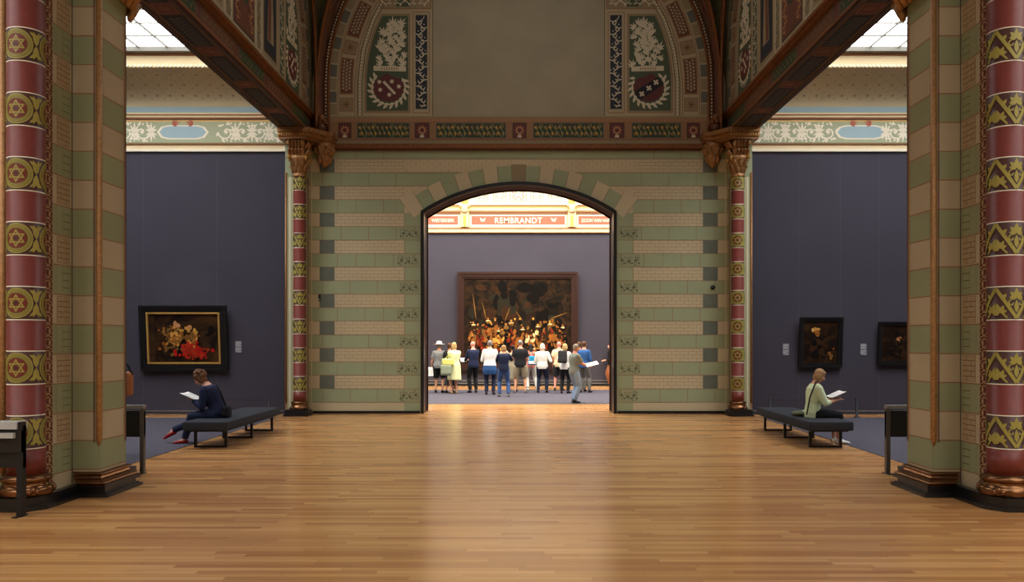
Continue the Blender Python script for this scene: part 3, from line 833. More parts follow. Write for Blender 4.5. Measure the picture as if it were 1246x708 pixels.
# ------------------------------------------------------------------ upper side walls with lunettes
for sx, nm in ((-1,'left'),(1,'right')):
    X = lambda x: sx*x
    m = MB(); m.box(X(4.97), X(5.3), 9.9, 19.77, 7.12, 13.2, 'cream')
    P = Paint(plane((X(4.97),YB,0),(0,1,0),(0,0,1),(-sx,0,0)), m)
    lunette(P, full=True, arms=('bar','bar'))
    P.rect(-4.8,4.8,7.14,7.22,'tan',.006); P.rect(-4.8,4.8,7.22,7.235,'joint_dark',.007)
    for sg in (-1,1):
        # upright ornament strips and dark figure-coloured panels
        P.rect(sg*.66, sg*.98, 7.3, 11.5, 'pale', .006); P.rect(sg*.69, sg*.95, 7.32, 11.5, 'tan', .008); P.vine(sg*.82, 7.36, 11.2, .12, 'panelgreen', .26, .011, .02)
        P.rect(sg*1.08, sg*2.0, 7.34, 11.5, 'tan', .006); P.rect(sg*1.14, sg*1.94, 7.42, 11.5, 'joint_dark', .008); P.rect(sg*1.18, sg*1.90, 7.48, 11.5, 'darkblue', .010)
        # plain standing draped shape in soft ochre and rose
        P.poly([(sg*(1.54+a), b) for a, b in ((-.20,7.7),(.22,7.7),(.18,8.3),(.12,8.9),(.16,9.25),(.05,9.45),(-.06,9.45),(-.14,9.2),(-.10,8.8),(-.16,8.3))], 'tan', .013)
        P.poly([(sg*(1.50+a), b) for a, b in ((-.12,7.72),(.05,7.72),(.10,8.5),(.02,9.1),(-.08,8.6))], 'beam_red', .015)
        P.disc(sg*1.54, 9.58, .10, 'orange_pale', .014)
    P.rect(-.56, .56, 7.34, 11.5, 'beam_red', .006); P.frame(-.56,.56,7.34,11.5,.04,'joint_dark',.008); P.rect(-.2,.2,7.9,8.9,'darkgreen',.010)
    P.vine(-.38,7.45,11.2,.14,'orange_pale',.3,.010,.02); P.vine(.38,7.45,11.2,.14,'orange_pale',.3,.010,.02)
    struct(m.build('wall_%s_upper' % nm), 'painted lunette wall above the %s beam' % nm)

# ------------------------------------------------------------------ vault and ribs
RVT = 4.97
m = MB(); n = 44; vs = []; fs = []
for i in range(n+1):
    for j in range(n+1):
        x = -RVT+2*RVT*i/n; y = -4.87+9.74*j/n
        q = min(abs(x), abs(y)*RVT/4.87)
        vs.append((x, YB+y, ZC+sqrt(max(0, RVT*RVT-q*q))*.96))
for i in range(n):
    for j in range(n):
        a = i*(n+1)+j
        if abs(i+.5-n/2) < 7 and abs(j+.5-n/2) < 7: continue
        fs.append((a, a+1, a+n+2, a+n+1))
m.add(vs, fs, 'vault', True)
for a_ in ((-1.65,-1.55,-1.65,1.65),(1.55,1.65,-1.65,1.65),(-1.65,1.65,-1.65,-1.55),(-1.65,1.65,1.55,1.65)): m.box(a_[0],a_[1],YB+a_[2],YB+a_[3],12.35,12.85,'rib')
w_ = MB(); w_.box(-1.6,1.6,YB-1.6,YB+1.6,12.80,12.83,'skylight_vault'); struct(w_.build('window_7'), 'small glazed opening at the crown of the vault')
struct(m.build('ceiling'), 'groin vault painted dark olive')
m = MB()
def ribpath(kind, sx, r):
    pts = []
    for i in range(4): pts.append((0, i/4))
    out = []
    for i in range(5): z = 6.66+(ZC-6.66)*i/5; out.append((1.0, z))
    for i in range(17): a = i/16*PI/2; out.append((cos(a), ZC+r*sin(a)))
    return out
for sx in (-1,1):
    for off_, rr, mm in ((0,.055,'rib'),(.10,.035,'rib'),(-.09,.03,'gold_dark')):
        m.tube([(sx*(4.63+off_)*c_, YW-.10-abs(off_)*.4, z if z <= ZC else ZC+(z-ZC)*(4.63+off_)/4.63) for c_, z in ribpath('w',sx,4.63)], rr, mm, 8)
        m.tube([(sx*(4.80-abs(off_)*.3), YB+(4.55+off_)*c_, z if z <= ZC else ZC+(z-ZC)*(4.55+off_)/4.55) for c_, z in ribpath('s',sx,4.55)], rr*.8, mm, 8)
        m.tube([(sx*((4.74)*c_-off_*.3), YB+4.66*c_+off_, z) for c_, z in ribpath('d',sx,4.7)], rr*1.1, mm, 8)
    m.ball((sx*4.68,YW-.25,6.80), (.14,.14,.14), 'rib'); m.ball((sx*4.68,YW-.25,7.02), (.10,.10,.12), 'gold_dark')
    for q in range(8):
        a = 2*PI*q/8; m.ball((sx*4.68+.13*cos(a),YW-.25+.13*sin(a),6.92), (.045,.045,.06), 'gold_dark', 8, 6)
    # beads
    path = [(sx*4.60*c_, YW-.17, z if z <= ZC else ZC+(z-ZC)*4.60/4.63) for c_, z in ribpath('w',sx,4.63)]
    d = 0; prev = Vector(path[0])
    for p in path[1:]:
        p = Vector(p); L_ = (p-prev).length; k = int(L_/.075)
        for q in range(k): 
            if prev.z+(p.z-prev.z)*q/k < 10.6: m.ball(prev.lerp(p, q/k), .022, 'pale', 6, 4)
        prev = p
struct(m.build('trim_3'), 'brown vault ribs with pale beads')

# ------------------------------------------------------------------ side galleries
for sx, nm in ((-1,'left'),(1,'right')):
    X = lambda x: sx*x
    # end wall with purple cloth, mouldings, frieze
    m = MB(); m.box(X(5.50), X(12.6), YA, YA+.4, 0, 6.25, 'purple')
    P = Paint(plane((0,YA,0),(sx,0,0),(0,0,1),(0,-1,0)), m)
    for x in ((6.68,7.67,8.6,9.5) if sx > 0 else (7.2,8.95)): P.rect(x-.006,x+.006,.1,6.25,'purple_seam',.002)
    struct(m.build('wall_%s_gallery' % nm), 'dark purple-grey end wall of the %s side gallery' % nm)
    m = MB(); m.box(X(5.50),X(12.6),YA-.03,YA,0,.07,'skirting_grey'); m.box(X(5.50),X(12.6),YA-.035,YA,.07,.085,'sign_grey'); struct(m.build('baseboard_%s' % nm))
    m = MB()
    m.box(X(5.45),X(12.6),YA-.02,YA+.4,6.25,7.32,'frieze_cream')
    P = Paint(plane((0,YA-.02,0),(sx,0,0),(0,0,1),(0,-1,0)), m)
    m.box(X(5.45),X(12.6),YA-.07,YA-.02,6.25,6.31,'frieze_white'); m.box(X(5.45),X(12.6),YA-.045,YA-.02,6.31,6.36,'frieze_cream'); m.box(X(5.45),X(12.6),YA-.06,YA-.02,6.42,6.44,'frieze_brown')
    P.rect(5.45,12.6,6.46,6.97,'frieze_sage',.003); P.rect(5.45,12.6,6.44,6.465,'olive_dark',.005); P.rect(5.45,12.6,6.965,6.99,'gold_line',.005)
    cxs = (8.15,) ; x = 5.6
    cart = 8.0 if sx < 0 else 8.15
    x = 5.55; f = 1
    while x < 12.2:
        if abs(x+.22-cart) > .72:
            P.scroll(x+.22, 6.715, .19, 'frieze_white', f, .035, .006); f = -f
            P.fan(x, 6.72, .24, PI/2, 'frieze_white', 5, 2.2, .05, .0095); P.fan(x, 6.71, .24, -PI/2, 'frieze_white', 5, 2.2, .05, .011)
            for q in range(3): P.disc(x+.10+.1*q, 6.93-.02*q, .025, 'frieze_white', .008, 6); P.disc(x+.1+.1*q, 6.50+.02*q, .025, 'frieze_white', .008, 6)
        x += .40
    P.poly([(cart+a,6.715+b) for a,b in ((-.62,0),(-.52,.13),(-.35,.17),(.35,.17),(.52,.13),(.62,0),(.52,-.13),(.35,-.17),(-.35,-.17),(-.52,-.13))], 'frieze_white', .006)
    P.poly([(cart+a*.9,6.715+b*.82) for a,b in ((-.62,0),(-.52,.13),(-.35,.17),(.35,.17),(.52,.13),(.62,0),(.52,-.13),(.35,-.17),(-.35,-.17),(-.52,-.13))], 'frieze_blue', .009)
    for sg in (-1,1): P.fan(cart+sg*.25, 6.90, .2, PI/2+sg*1.2, 'frieze_pink', 5, 1.6, .04, .011)
    for z0, z1, mm, d in ((7.02,7.05,'frieze_brown',.05),(7.05,7.10,'frieze_cream',.07),(7.10,7.12,'frieze_brown',.09),(7.12,7.16,'frieze_cream',.08)): m.box(X(5.45),X(12.6),YA-.02-d,YA-.02,z0,z1,mm)
    P.rect(5.45,12.6,7.18,7.32,'frieze_blue',.003)
    # cove
    prof = []
    for i in range(13):
        a = i/12*PI/2; prof.append((YA-.02-1.2*(1-cos(a)), 7.32+.53*sin(a)))
    vs = []
    for y, z in prof: vs += [(X(5.45),y,z),(X(12.6),y,z)]
    m.add(vs, [(2*i,2*i+1,2*i+3,2*i+2) for i in range(12)], 'cove', True)
    for i in range(2,11):
        a = (i+.5)/12*PI/2; nrm = Vector((0,-cos(a+.6),-sin(a+.6)))
        y = YA-.02-1.2*(1-cos(a)); z = 7.32+.53*sin(a)
        ty, tz = -1.2*sin(a), .53*cos(a); l = math.hypot(ty,tz); ty/=l; tz/=l
        q = 5.7+.15*(i % 2)
        while q < 12.3:
            rr = .035 if i % 3 == 0 else .018
            m.add([(X(q)+rr*cos(b), y+ty*rr*sin(b)-.006*tz-.004, z+tz*rr*sin(b)+.006*ty-.004) for b in [k*PI/3 for k in range(6)]], [tuple(range(6))], 'cove_dot'); q += .3
    yc = YA-1.22
    m.box(X(5.45),X(12.6),yc-.02,yc+.03,7.85,8.16,'frieze_cream')
    for k in range(int((12.6-5.45)/.09)): m.box(X(5.47+.09*k),X(5.52+.09*k),yc-.06,yc-.02,7.86,7.90,'frieze_white')
    m.box(X(5.45),X(12.6),yc-.06,yc,8.12,8.16,'frieze_brown'); m.box(X(5.45),X(12.6),yc-.20,yc+.03,8.16,8.26,'bar_grey')
    struct(m.build('trim_%d' % (4 if sx < 0 else 5)), 'painted frieze and cove at the top of the %s side gallery' % nm)
    # glazed ceiling
    w = MB(); w.box(X(5.6),X(12.6),9.7,yc-.15,8.27,8.30,'skylight'); wo = struct(w.build('window_%d' % (1 if sx < 0 else 2)), 'glazed ceiling of the %s side gallery' % nm)
    g = MB(); x = 5.85
    while x < 12.6: g.box(X(x-.014),X(x+.014),9.7,yc-.15,8.225,8.268,'bar_grey'); x += .64
    y = yc-.85
    while y > 9.8: g.box(X(5.6),X(12.6),y-.011,y+.011,8.24,8.268,'bar_grey'); y -= .70
    g.build('glazing_bars', wo)
    # other walls of the gallery
    m = MB(); m.box(X(12.6),X(12.9),9.3,20.0,0,8.6,'purple'); struct(m.build('wall_%s_outer' % nm))
    m = MB(); m.box(X(5.62),X(12.6),9.4,9.7,0,8.6,'purple'); struct(m.build('wall_%s_front' % nm))
    m = MB(); m.box(X(5.55),X(5.62),10.0,19.6,7.14,8.6,'cove'); struct(m.build('wall_%s_inner' % nm))
    # openings to further side galleries beside and behind the camera
    m = MB(); m.box(X(5.35),X(5.62),-9,8.2,6.66,13.2,'beige'); struct(m.build('wall_%s' % nm))
    m = MB(); m.box(X(5.0),X(5.62),-2.6,-1.4,0,6.66,'beige'); struct(m.build('wall_%s_rear_pier' % nm))
    m = MB(); m.box(X(12.6),X(12.9),-9,9.3,0,8.6,'cove'); struct(m.build('wall_%s_rear_outer' % nm))
    m = MB(); m.box(X(5.62),X(12.6),-9.3,-9,0,8.6,'cove'); struct(m.build('wall_%s_rear_end' % nm))
    m = MB(); m.box(X(5.62),X(12.6),-9,9.4,8.27,8.30,'skylight_rear'); struct(m.build('window_%d' % (5 if sx < 0 else 6)), 'glazed ceiling of the %s rear gallery' % nm)
    m = MB(); m.box(X(4.5),X(5.7),8.2,10.0,ZT+1.0,13.2,'tan'); struct(m.build('wall_%s_pier' % nm))

# nave shell behind the camera
m = MB(); m.box(-5.9,5.9,-9.3,-9,0,13.2,'beige'); struct(m.build('wall_front'))
m = MB()
m.box(-5.9,5.9,-9.3,-3.2,13.2,13.4,'ceiling_plain'); m.box(-5.9,5.9,5.2,20.6,13.2,13.4,'ceiling_plain'); m.box(-5.9,-3.2,-3.2,5.2,13.2,13.4,'ceiling_plain'); m.box(3.2,5.9,-3.2,5.2,13.2,13.4,'ceiling_plain')
struct(m.build('ceiling_nave'))
m = MB(); m.box(-3.2,3.2,-3.2,5.2,13.3,13.34,'skylight_nave'); struct(m.build('window_3'), 'glazed ceiling over the near bay')

# ------------------------------------------------------------------ far room
FX = 9.0
m = MB(); m.box(-FX,FX,YP,YP+.3,0,5.94,'purple'); struct(m.build('wall_far'), 'purple-grey wall behind the large group painting')
m = MB(); m.box(-FX,FX,YP-.03,YP,0,.20,'skirting_grey'); m.box(-FX,FX,YP-.05,YP,.20,.225,'sign_grey'); m.box(-FX,FX,YP-.05,YP-.0,.09,.115,'sign_grey'); m.box(-FX,FX,YP-.07,YP,0,.06,'black'); struct(m.build('baseboard_far'))
m = MB()
m.box(-FX,FX,YP-.02,YP+.3,5.94,8.2,'frieze_cream')
for z0,z1,mm,d in ((5.94,5.965,'frieze_brown',.08),(5.965,6.10,'frieze_cream',.06),(6.10,6.13,'frieze_brown',.09),(6.68,6.71,'frieze_brown',.05),(6.74,6.76,'frieze_brown',.06),(6.80,6.98,'frieze_cream',.05),(6.98,7.02,'frieze_brown',.09),(6.93,6.955,'gold_line',.07)): m.box(-FX,FX,YP-.02-d,YP-.02,z0,z1,mm)
P = Paint(plane((0,YP-.02,0),(1,0,0),(0,0,1),(0,-1,0)), m)
P.rect(-FX,FX,7.02,8.2,'frieze_white',.003)
c0 = -.05
for i in (-2,-1,0,1,2):
    u = c0+4.15*i
    P.frame(u-1.86,u+1.86,6.21,6.65,.05,'frieze_white',.004); P.rect(u-1.81,u+1.81,6.26,6.60,'frieze_pink',.005)
for i in (-2,-1,0,1):
    u = c0+4.15*i+2.08
    m.box(u-.16,u+.16,YP-.16,YP-.02,6.16,6.80,'frieze_cream'); m.box(u-.05,u+.05,YP-.19,YP-.16,6.16,6.6,'gold_line')
    m.ball((u,YP-.20,6.84),(.17,.10,.15),'frieze_cream'); m.ball((u-.12,YP-.24,6.88),(.05,.05,.05),'gold_line'); m.ball((u+.12,YP-.24,6.88),(.05,.05,.05),'gold_line')
    m.box(u-.2,u+.2,YP-.22,YP-.02,6.95,7.04,'frieze_cream')
    m.box(u-.13,u+.13,YP-.08,YP-.02,7.04,7.6,'gold_line')
    P.rect(u-.13,u+.13,7.6,8.2,'frieze_cream',.01)
for u, w in ((0,.66),(-.72,.52),(.72,.52),(-1.42,.52),(1.42,.52),(-2.75,.5),(2.75,.5),(-3.4,.5),(3.4,.5)):
    u += c0; mm = 'rose_dark' if w > .6 else 'sage_dark'
    P.rect(u-w/2,u+w/2,7.18,7.78,'frieze_white',.004); P.frame(u-w/2,u+w/2,7.18,7.78,.025,mm,.006)
    for sg in (-1,1):
        P.scroll(u+sg*w*.23, 7.36, w*.18, mm, sg, .03, .008); P.scroll(u+sg*w*.23, 7.60, w*.18, mm, -sg, .03, .008)
fr = struct(m.build('trim_6'), 'cream painted frieze with lettered pink panels in the far room')
def text(body, x, y, z, size, mm, parent, name='lettering', align='CENTER', ext=.004, sp=1.0, sx=1.0):
    cu = bpy.data.curves.new(name, 'FONT'); cu.body = body; cu.size = size; cu.align_x = align; cu.extrude = ext; cu.space_character = sp; cu.offset = size*.012
    cu.materials.append(MATS[mm]); o = bpy.data.objects.new(name, cu); C.objects.link(o); o.location = (x,y,z); o.rotation_euler = (PI/2,0,0); o.scale = (sx,1,1)
    if parent: o.parent = parent
    return o
text('REMBRANDT', c0, YP-.032, 6.325, .30, 'frieze_white', fr, sp=1.08)
text('WESTERKERK', c0-4.15+1.67, YP-.032, 6.365, .185, 'frieze_white', fr, align='RIGHT', sx=.78)
text('ZOON VAN HARMEN', c0+4.15-1.70, YP-.032, 6.365, .185, 'frieze_white', fr, align='LEFT', sx=.78)
m = MB(); P = Paint(plane((0,YP-.028,0),(1,0,0),(0,0,1),(0,-1,0)), m)
for sg in (-1,1):
    u = c0+sg*1.38
    for q in (-1,1): P.leaf(u, 6.40, .17, .07, PI/2+q*.7, 'frieze_white', .003); P.spiral(u+q*.05, 6.42, .055, PI/2, .7*q, .02, 'frieze_white', .004, 8)
m.build('flourish', fr)
# cove + glazed ceiling of the far room, its side walls
m = MB(); vs = []
for i in range(13):
    a = i/12*PI/2; y = YP-1.6*(1-cos(a)); z = 8.2+1.0*sin(a); vs += [(-FX,y,z),(FX,y,z)]
m.add(vs, [(2*i,2*i+1,2*i+3,2*i+2) for i in range(12)], 'frieze_cream', True); struct(m.build('ceiling_far'))
m = MB(); m.box(-FX,FX,YW+TH,YP-1.5,9.2,9.24,'skylight_far'); struct(m.build('window_4'), 'glazed ceiling of the far room')
for sx, nm in ((-1,'left'),(1,'right')):
    m = MB(); m.box(sx*FX,sx*(FX+.3),YW,YP+.3,0,9.3,'purple'); struct(m.build('wall_far_%s' % nm))
    m = MB(); m.box(sx*5.0,sx*(FX+.3),YA+.4,YW+TH,0,9.3,'purple'); struct(m.build('wall_far_%s_return' % nm))

# ------------------------------------------------------------------ paintings
def picture(name, cx, zc, w, h, y, tilt, fw, depth, fmat, canvas, label, dabs=None, gilt=False, sill=False, cat='painting'):
    root = empty(name, (cx, y, zc-h/2), label=label, cat=cat)
    root.rotation_euler = (tilt, 0, 0)
    f = MB(); W, H = w/2, h
    def ringbox(o, i, y0, y1, mm, bev=0):     # o = outer inset, i = inner inset
        f.box(-W+o,W-o,y0,y1,o,i,mm); f.box(-W+o,W-o,y0,y1,H-i,H-o,mm); f.box(-W+o,-W+i,y0,y1,i,H-i,mm); f.box(W-i,W-o,y0,y1,i,H-i,mm)
    ringbox(0, fw*.35, -depth, 0, fmat); ringbox(fw*.35, fw*.75, -depth*.8, 0, fmat); ringbox(fw*.75, fw, -depth*.6, 0, fmat)
    f.build('picture_frame', root)
    if gilt:
        g = MB(); o, i = fw, fw+.045
        for a in ((-W+o,W-o,o,i),(-W+o,W-o,H-i,H-o),(-W+o,-W+i,i,H-i),(W-i,W-o,i,H-i)): g.box(a[0],a[1],-depth*.75,-.01,a[2],a[3],'frame_gold')
        n = int((w+h)*2/.06)
        for k in range(int((w-2*o)/.05)):
            for zz in ((o+i)/2, H-(o+i)/2): g.ball((-W+o+.025+.05*k, -depth*.75, zz), .016, 'frame_gold', 6, 4)
        for k in range(int((h-2*o)/.05)):
            for xx in (-W+(o+i)/2, W-(o+i)/2): g.ball((xx, -depth*.75, o+.025+.05*k), .016, 'frame_gold', 6, 4)
        g.build('gilt_slip', root)
    c = MB(); i = fw+(.045 if gilt else 0); c.box(-W+i,W-i,-depth*.35,-.005,i,H-i,canvas)
    if dabs: dabs(Paint(plane((0,-depth*.35,0),(1,0,0),(0,0,1),(0,-1,0)), c), W-i, i, H-i)
    c.build('canvas', root)
    return root
for nm, col, r in (('p_gold',(196,142,62),.5),('p_cream',(224,196,140),.5),('p_red',(150,48,24),.5),('p_scarlet',(168,26,20),.5),('p_amber',(140,84,34),.5),('p_umber',(52,32,18),.5),('p_ochre',(118,84,40),.5),('p_flesh',(190,132,88),.5),('p_dark',(16,12,9),.5),('p_moss',(46,42,28),.5)):
    mat(nm, col, .8, noise=.35, nscale=9, spec=.08)
def blob(P, u, v, a, b, mm, h, rn, ang=0, n=11):
    pts = []
    for k in range(n):
        t = 2*PI*k/n; f = rn.uniform(.72,1.15); x, y = a*cos(t)*f, b*sin(t)*f
        pts.append((u+x*cos(ang)-y*sin(ang), v+x*sin(ang)+y*cos(ang)))
    P.poly(pts, mm, h)
def dabs_group(P, W, z0, z1):
    """generic stand-in: loose warm brush dabs on a dark ground, no known design"""
    rn = random.Random(33); H = z1-z0
    for k in range(60): blob(P, rn.uniform(-W+.3,W-.3), z0+H*rn.uniform(.1,.92), rn.uniform(.1,.4), rn.uniform(.08,.35), rn.choice(['p_dark','p_dark','p_umber','canvas_dark','p_moss2']), .002+.0001*k, rn)
    for k in range(70):
        u = rn.uniform(-W+.2,W-.2); v = z0+H*rn.uniform(.12,.45)
        blob(P, u, v, rn.uniform(.05,.12), rn.uniform(.10,.28), rn.choice(['p_umber','p_umber','p_dark','p_dark','p_red2','p_ochre','p_amber']), .009+.0001*k, rn, rn.uniform(-.4,.4))
    for c, n_, mm in ((-1.35,26,'p_red2'),(-.85,22,'p_gold'),(-.2,16,'p_red2'),(.5,34,'p_cream'),(1.5,24,'p_amber'),(.1,14,'p_amber'),(-1.7,12,'p_ochre'),(1.1,12,'p_umber')):
        for k in range(n_): blob(P, c+rn.gauss(0,.11), z0+H*(.28+rn.gauss(0,.055)), rn.uniform(.03,.08), rn.uniform(.05,.13), rn.choice([mm,mm,'p_umber','p_amber']), .017+.0002*k, rn, rn.uniform(-.5,.5))
    for k in range(22):
        u = -W+.3+(2*W-.6)*(k+rn.uniform(.1,.9))/22; v = z0+H*(.47+rn.uniform(-.07,.06))
        blob(P, u, v-.13, rn.uniform(.08,.13), .08, rn.choice(['p_dark','p_umber','p_ochre']), .023, rn)
        blob(P, u, v, .042, .055, rn.choice(['p_flesh2','p_amber','p_gold']), .025, rn)
        blob(P, u, v+.06, .06, .03, rn.choice(['p_dark','p_umber','p_ochre']), .026, rn)
        if k % 3 == 0: blob(P, u, v-.08, .09, .03, 'p_cream', .027, rn)
    for k in range(120): blob(P, rn.uniform(-W+.2,W-.2), z0+H*rn.uniform(.12,.5), rn.uniform(.012,.03), rn.uniform(.012,.04), rn.choice(['p_amber','p_gold','p_umber','p_ochre']), .029, rn)
    for u, v, L_, an in ((-1.6,.50,1.1,1.7),(-1.2,.50,.8,1.8),(1.2,.52,.8,.35),(.2,.5,.5,2.2),(-.5,.5,.6,1.2)): P.leaf(u, z0+H*v, L_, .045, an, 'p_ochre', .030)
mat('p_red2', (112,36,20), .8, noise=.35, nscale=9, spec=.08); mat('p_moss2', (36,32,22), .8, spec=.08); mat('p_flesh2', (170,112,66), .8, spec=.08)
pic = picture('large_painting', -.07, 2.52, 4.66, 3.80, YP-.02, .02, .26, .16, 'frame_brown', 'canvas_dark', 'huge dark group painting in a brown frame behind the crowd', dabs_group)
def cluster(P, rn, u, v, su, sv, n, mm, h, a=(.018,.045)):
    for k in range(n):
        uu, vv = u+rn.gauss(0,su), v+rn.gauss(0,sv); r_ = rn.uniform(*a)
        if abs(uu)+r_*1.4 > P.W or vv-r_*1.4 < P.z0 or vv+r_*1.4 > P.z1: continue
        blob(P, uu, vv, r_, r_*1.15, rn.choice(mm), h+.0001*k, rn, rn.uniform(-1,1))
def dabs_pair(P, W, z0, z1):
    rn = random.Random(4); H = z1-z0; P.W, P.z0, P.z1 = W, z0, z1
    cluster(P, rn, 0, z0+H*.5, .40, .28, 40, ['p_dark','canvas_umber','p_umber'], .002, (.08,.16))
    cluster(P, rn, -.30, z0+H*.42, .13, .16, 90, ['p_ochre','p_umber','p_amber'], .007)
    cluster(P, rn, -.16, z0+H*.52, .10, .09, 60, ['p_gold','p_amber','p_ochre'], .012)
    cluster(P, rn, .22, z0+H*.20, .16, .065, 130, ['p_scarlet','p_red','p_scarlet'], .015)
    cluster(P, rn, .16, z0+H*.32, .10, .06, 50, ['p_scarlet','p_red'], .021)
    cluster(P, rn, .18, z0+H*.52, .09, .08, 50, ['p_amber','p_gold','p_ochre'], .024)
    cluster(P, rn, -.15, z0+H*.80, .02, .03, 8, ['p_flesh','p_flesh2'], .027, (.035,.05)); cluster(P, rn, .12, z0+H*.70, .02, .025, 8, ['p_flesh','p_gold'], .028, (.035,.05))
picture('framed_painting', -7.93, 1.815, 2.06, 1.55, YA-.03, .085, .16, .10, 'frame_black', 'canvas_umber', 'dark framed painting with red and gold patches above the left bench', dabs_pair, gilt=True)
def dabs_head(cu, cv, wrap):
    def f(P, W, z0, z1):
        rn = random.Random(int(cu*100)+50); H = z1-z0; P.W, P.z0, P.z1 = W, z0, z1
        cluster(P, rn, cu, z0+H*.36, .12, .14, 40, ['p_umber','canvas_umber','p_dark'], .002, (.06,.11))
        if wrap:
            cluster(P, rn, cu-.03, z0+H*cv+.07, .045, .015, 14, ['p_cream','p_gold','p_ochre'], .008, (.03,.05))
            cluster(P, rn, .25, z0+H*.22, .04, .06, 12, ['p_ochre','p_umber','p_amber'], .007, (.02,.05))
        cluster(P, rn, cu, z0+H*cv-.01, .018, .022, 10, ['p_flesh2','p_amber'] if wrap else ['p_umber','p_flesh2'], .010, (.03,.045))
    return f
picture('framed_painting', 7.16, 1.715, 1.02, 1.20, YA-.03, .085, .11, .09, 'frame_black', 'canvas_umber', 'small upright black-framed portrait above the woman on the right bench', dabs_head(-.08,.74,True))
picture('framed_painting', 9.05, 1.69, 1.06, 1.03, YA-.03, .085, .10, .09, 'frame_black', 'canvas_umber', 'black-framed portrait on the right gallery wall, half hidden by the near pier', dabs_head(-.02,.62,False))
def wall_label(x, z, label):
    m = MB(); y = YA-.012
    m.box(x-.075,x+.075,y,y+.012,z-.15,z+.12,'label_plate'); 
    for k in range(8):
        if k == 4: continue
        w = (.06,.065,.05,.062,0,.064,.058,.03)[k]; m.box(x-.068,x-.068+w*2,y-.003,y,z+.105-.03*k-.012,z+.105-.03*k+.003,'sign_white')
    m.box(x-.02,x+.06,y-.003,y,z-.145,z-.125,'sign_white')
    tag(m.build('wall_label'), label, 'label', 'wall labels')
mat('label_plate', (118,114,124), .7)
wall_label(-6.68, 1.62, 'small pale text label right of the red and gold painting')
wall_label(6.37, 1.56, 'small pale text label left of the upright portrait')
wall_label(8.22, 1.56, 'small pale text label between the two right portraits')
# ledge with barrier in front of the big painting
m = MB(); m.box(-2.4,2.3,29.95,30.0,.70,.74,'steel_dark'); tag(m.build('barrier_rail'), 'low dark rail in front of the huge painting', 'barrier')
for x, l in ((-2.36,'left'),(2.26,'right')):
    m = MB(); m.box(x-.03,x+.03,29.94,30.01,.0,.70,'steel_dark'); m.box(x-.10,x+.10,29.87,30.08,0,.02,'steel_dark')
    tag(m.build('barrier_post'), 'dark post under the %s end of the rail before the huge painting' % l, 'post')
# low barrier posts in side galleries
for x, l in ((-5.68,'low black barrier post behind the far end of the left bench'),(5.72,'low black barrier post behind the far end of the right bench'),(7.70,'low black barrier post on the carpet right of the seated woman in green')):
    m = MB(); m.lathe([(.07,0.008),(.07,.02),(.028,.025),(.028,.44),(.02,.45)], 'black_satin', x, 18.72, 16); tag(m.build('barrier_post'), l, 'post')
for sx, (x0,x1) in ((-1,(-12,-5.68)),(1,(5.72,12))):
    m = MB(); m.tube([(x0,18.72,.40),(x1,18.72,.40)], .003, 'steel_dark', 5); tag(m.build('barrier_wire'), 'thin wire of the low barrier along the %s gallery wall' % ('left' if sx < 0 else 'right'), 'barrier')
# sensors on the doorway wall
m = MB(); m.box(-4.81,-4.76,YW-.05,YW-.006,2.70,2.86,'black'); m.ball((-4.785,YW-.06,2.74),.02,'sign_white',8,6); tag(m.build('wall_sensor'), 'small dark box sensor at the left of the doorway wall', 'sensor')
m = MB(); m.lathe([(.0,0),(.05,.005),(.055,.03),(.05,.05)], 'black', seg=16); o = m.build('wall_sensor'); o.location = (4.66,YW-.058,3.03); o.rotation_euler = (-PI/2,0,0); tag(o, 'small round black sensor at the right of the doorway wall', 'sensor')

# ------------------------------------------------------------------ benches
def bench(cx, label):
    root = empty('bench', (cx,14.67,0), label=label, cat='bench')
    s = MB(); s.box(-.36,.36,-1.475,1.475,.30,.445,'bench_fabric',.022); s.build('seat_pad', root)
    s = MB(); s.box(-.30,.30,-1.40,1.40,.275,.30,'black_satin'); s.build('seat_board', root)
    for y in (-1.20,.08,1.28):
        l = MB(); a = .25
        l.box(-a-.02,-a+.02,y-.02,y+.02,0,.275,'black_satin'); l.box(a-.02,a+.02,y-.02,y+.02,0,.275,'black_satin'); l.box(-a+.02,a-.02,y-.02,y+.02,0,.03,'black_satin')
        l.build('leg', root)
bench(-5.03, 'long dark grey upholstered bench under the woman in navy'); bench(5.04, 'long dark grey upholstered bench under the woman in green')

# ------------------------------------------------------------------ information stands
def stand(x, y, w, sx, label, near=False):
    root = empty('information_stand', (x,y,0), label=label, cat='stand')
    top = .94 if near else .86
    a = MB(); a.box(0, sx*w, -.01, .04, .485, top-.035, 'black_satin'); a.build('panel', root)
    for q in (0, w-.05):
        l = MB(); l.box(sx*q, sx*(q+.05), -.04 if near else -.02, .04, 0, top, 'black_satin' if near else 'steel'); l.box(sx*q-.01, sx*(q+.05)+.01*sx, -.10, .10, 0, .012, 'steel_dark'); l.build('leg', root)
    t = MB()
    if near:
        t.box(sx*.035, sx*w, -.06, .12, top-.07, top, 'sign_white')
        t.build('reading_ledge', root)
        t = MB(); t.box(sx*.05, sx*w, -.09, -.045, top-.155, top-.105, 'sign_white'); t.build('leaflet_strip', root)
        t = MB(); t.box(sx*.0, sx*w, -.05, .0, top-.30, top-.085, 'black_satin'); t.build('leaflet_box', root)
    else:
        t.box(0, sx*w, -.04, .06, top-.005, top+.04, 'sign_grey')
        t.build('reading_ledge', root)
stand(-4.885, 8.16, .95, -1, 'black information stand with white ledges in front of the left column', near=True)
stand(-4.89, 10.78, .62, -1, 'black information stand with grey ledge behind the left pier')
stand(4.84, 10.78, .62, 1, 'black information stand with grey ledge behind the right pier')

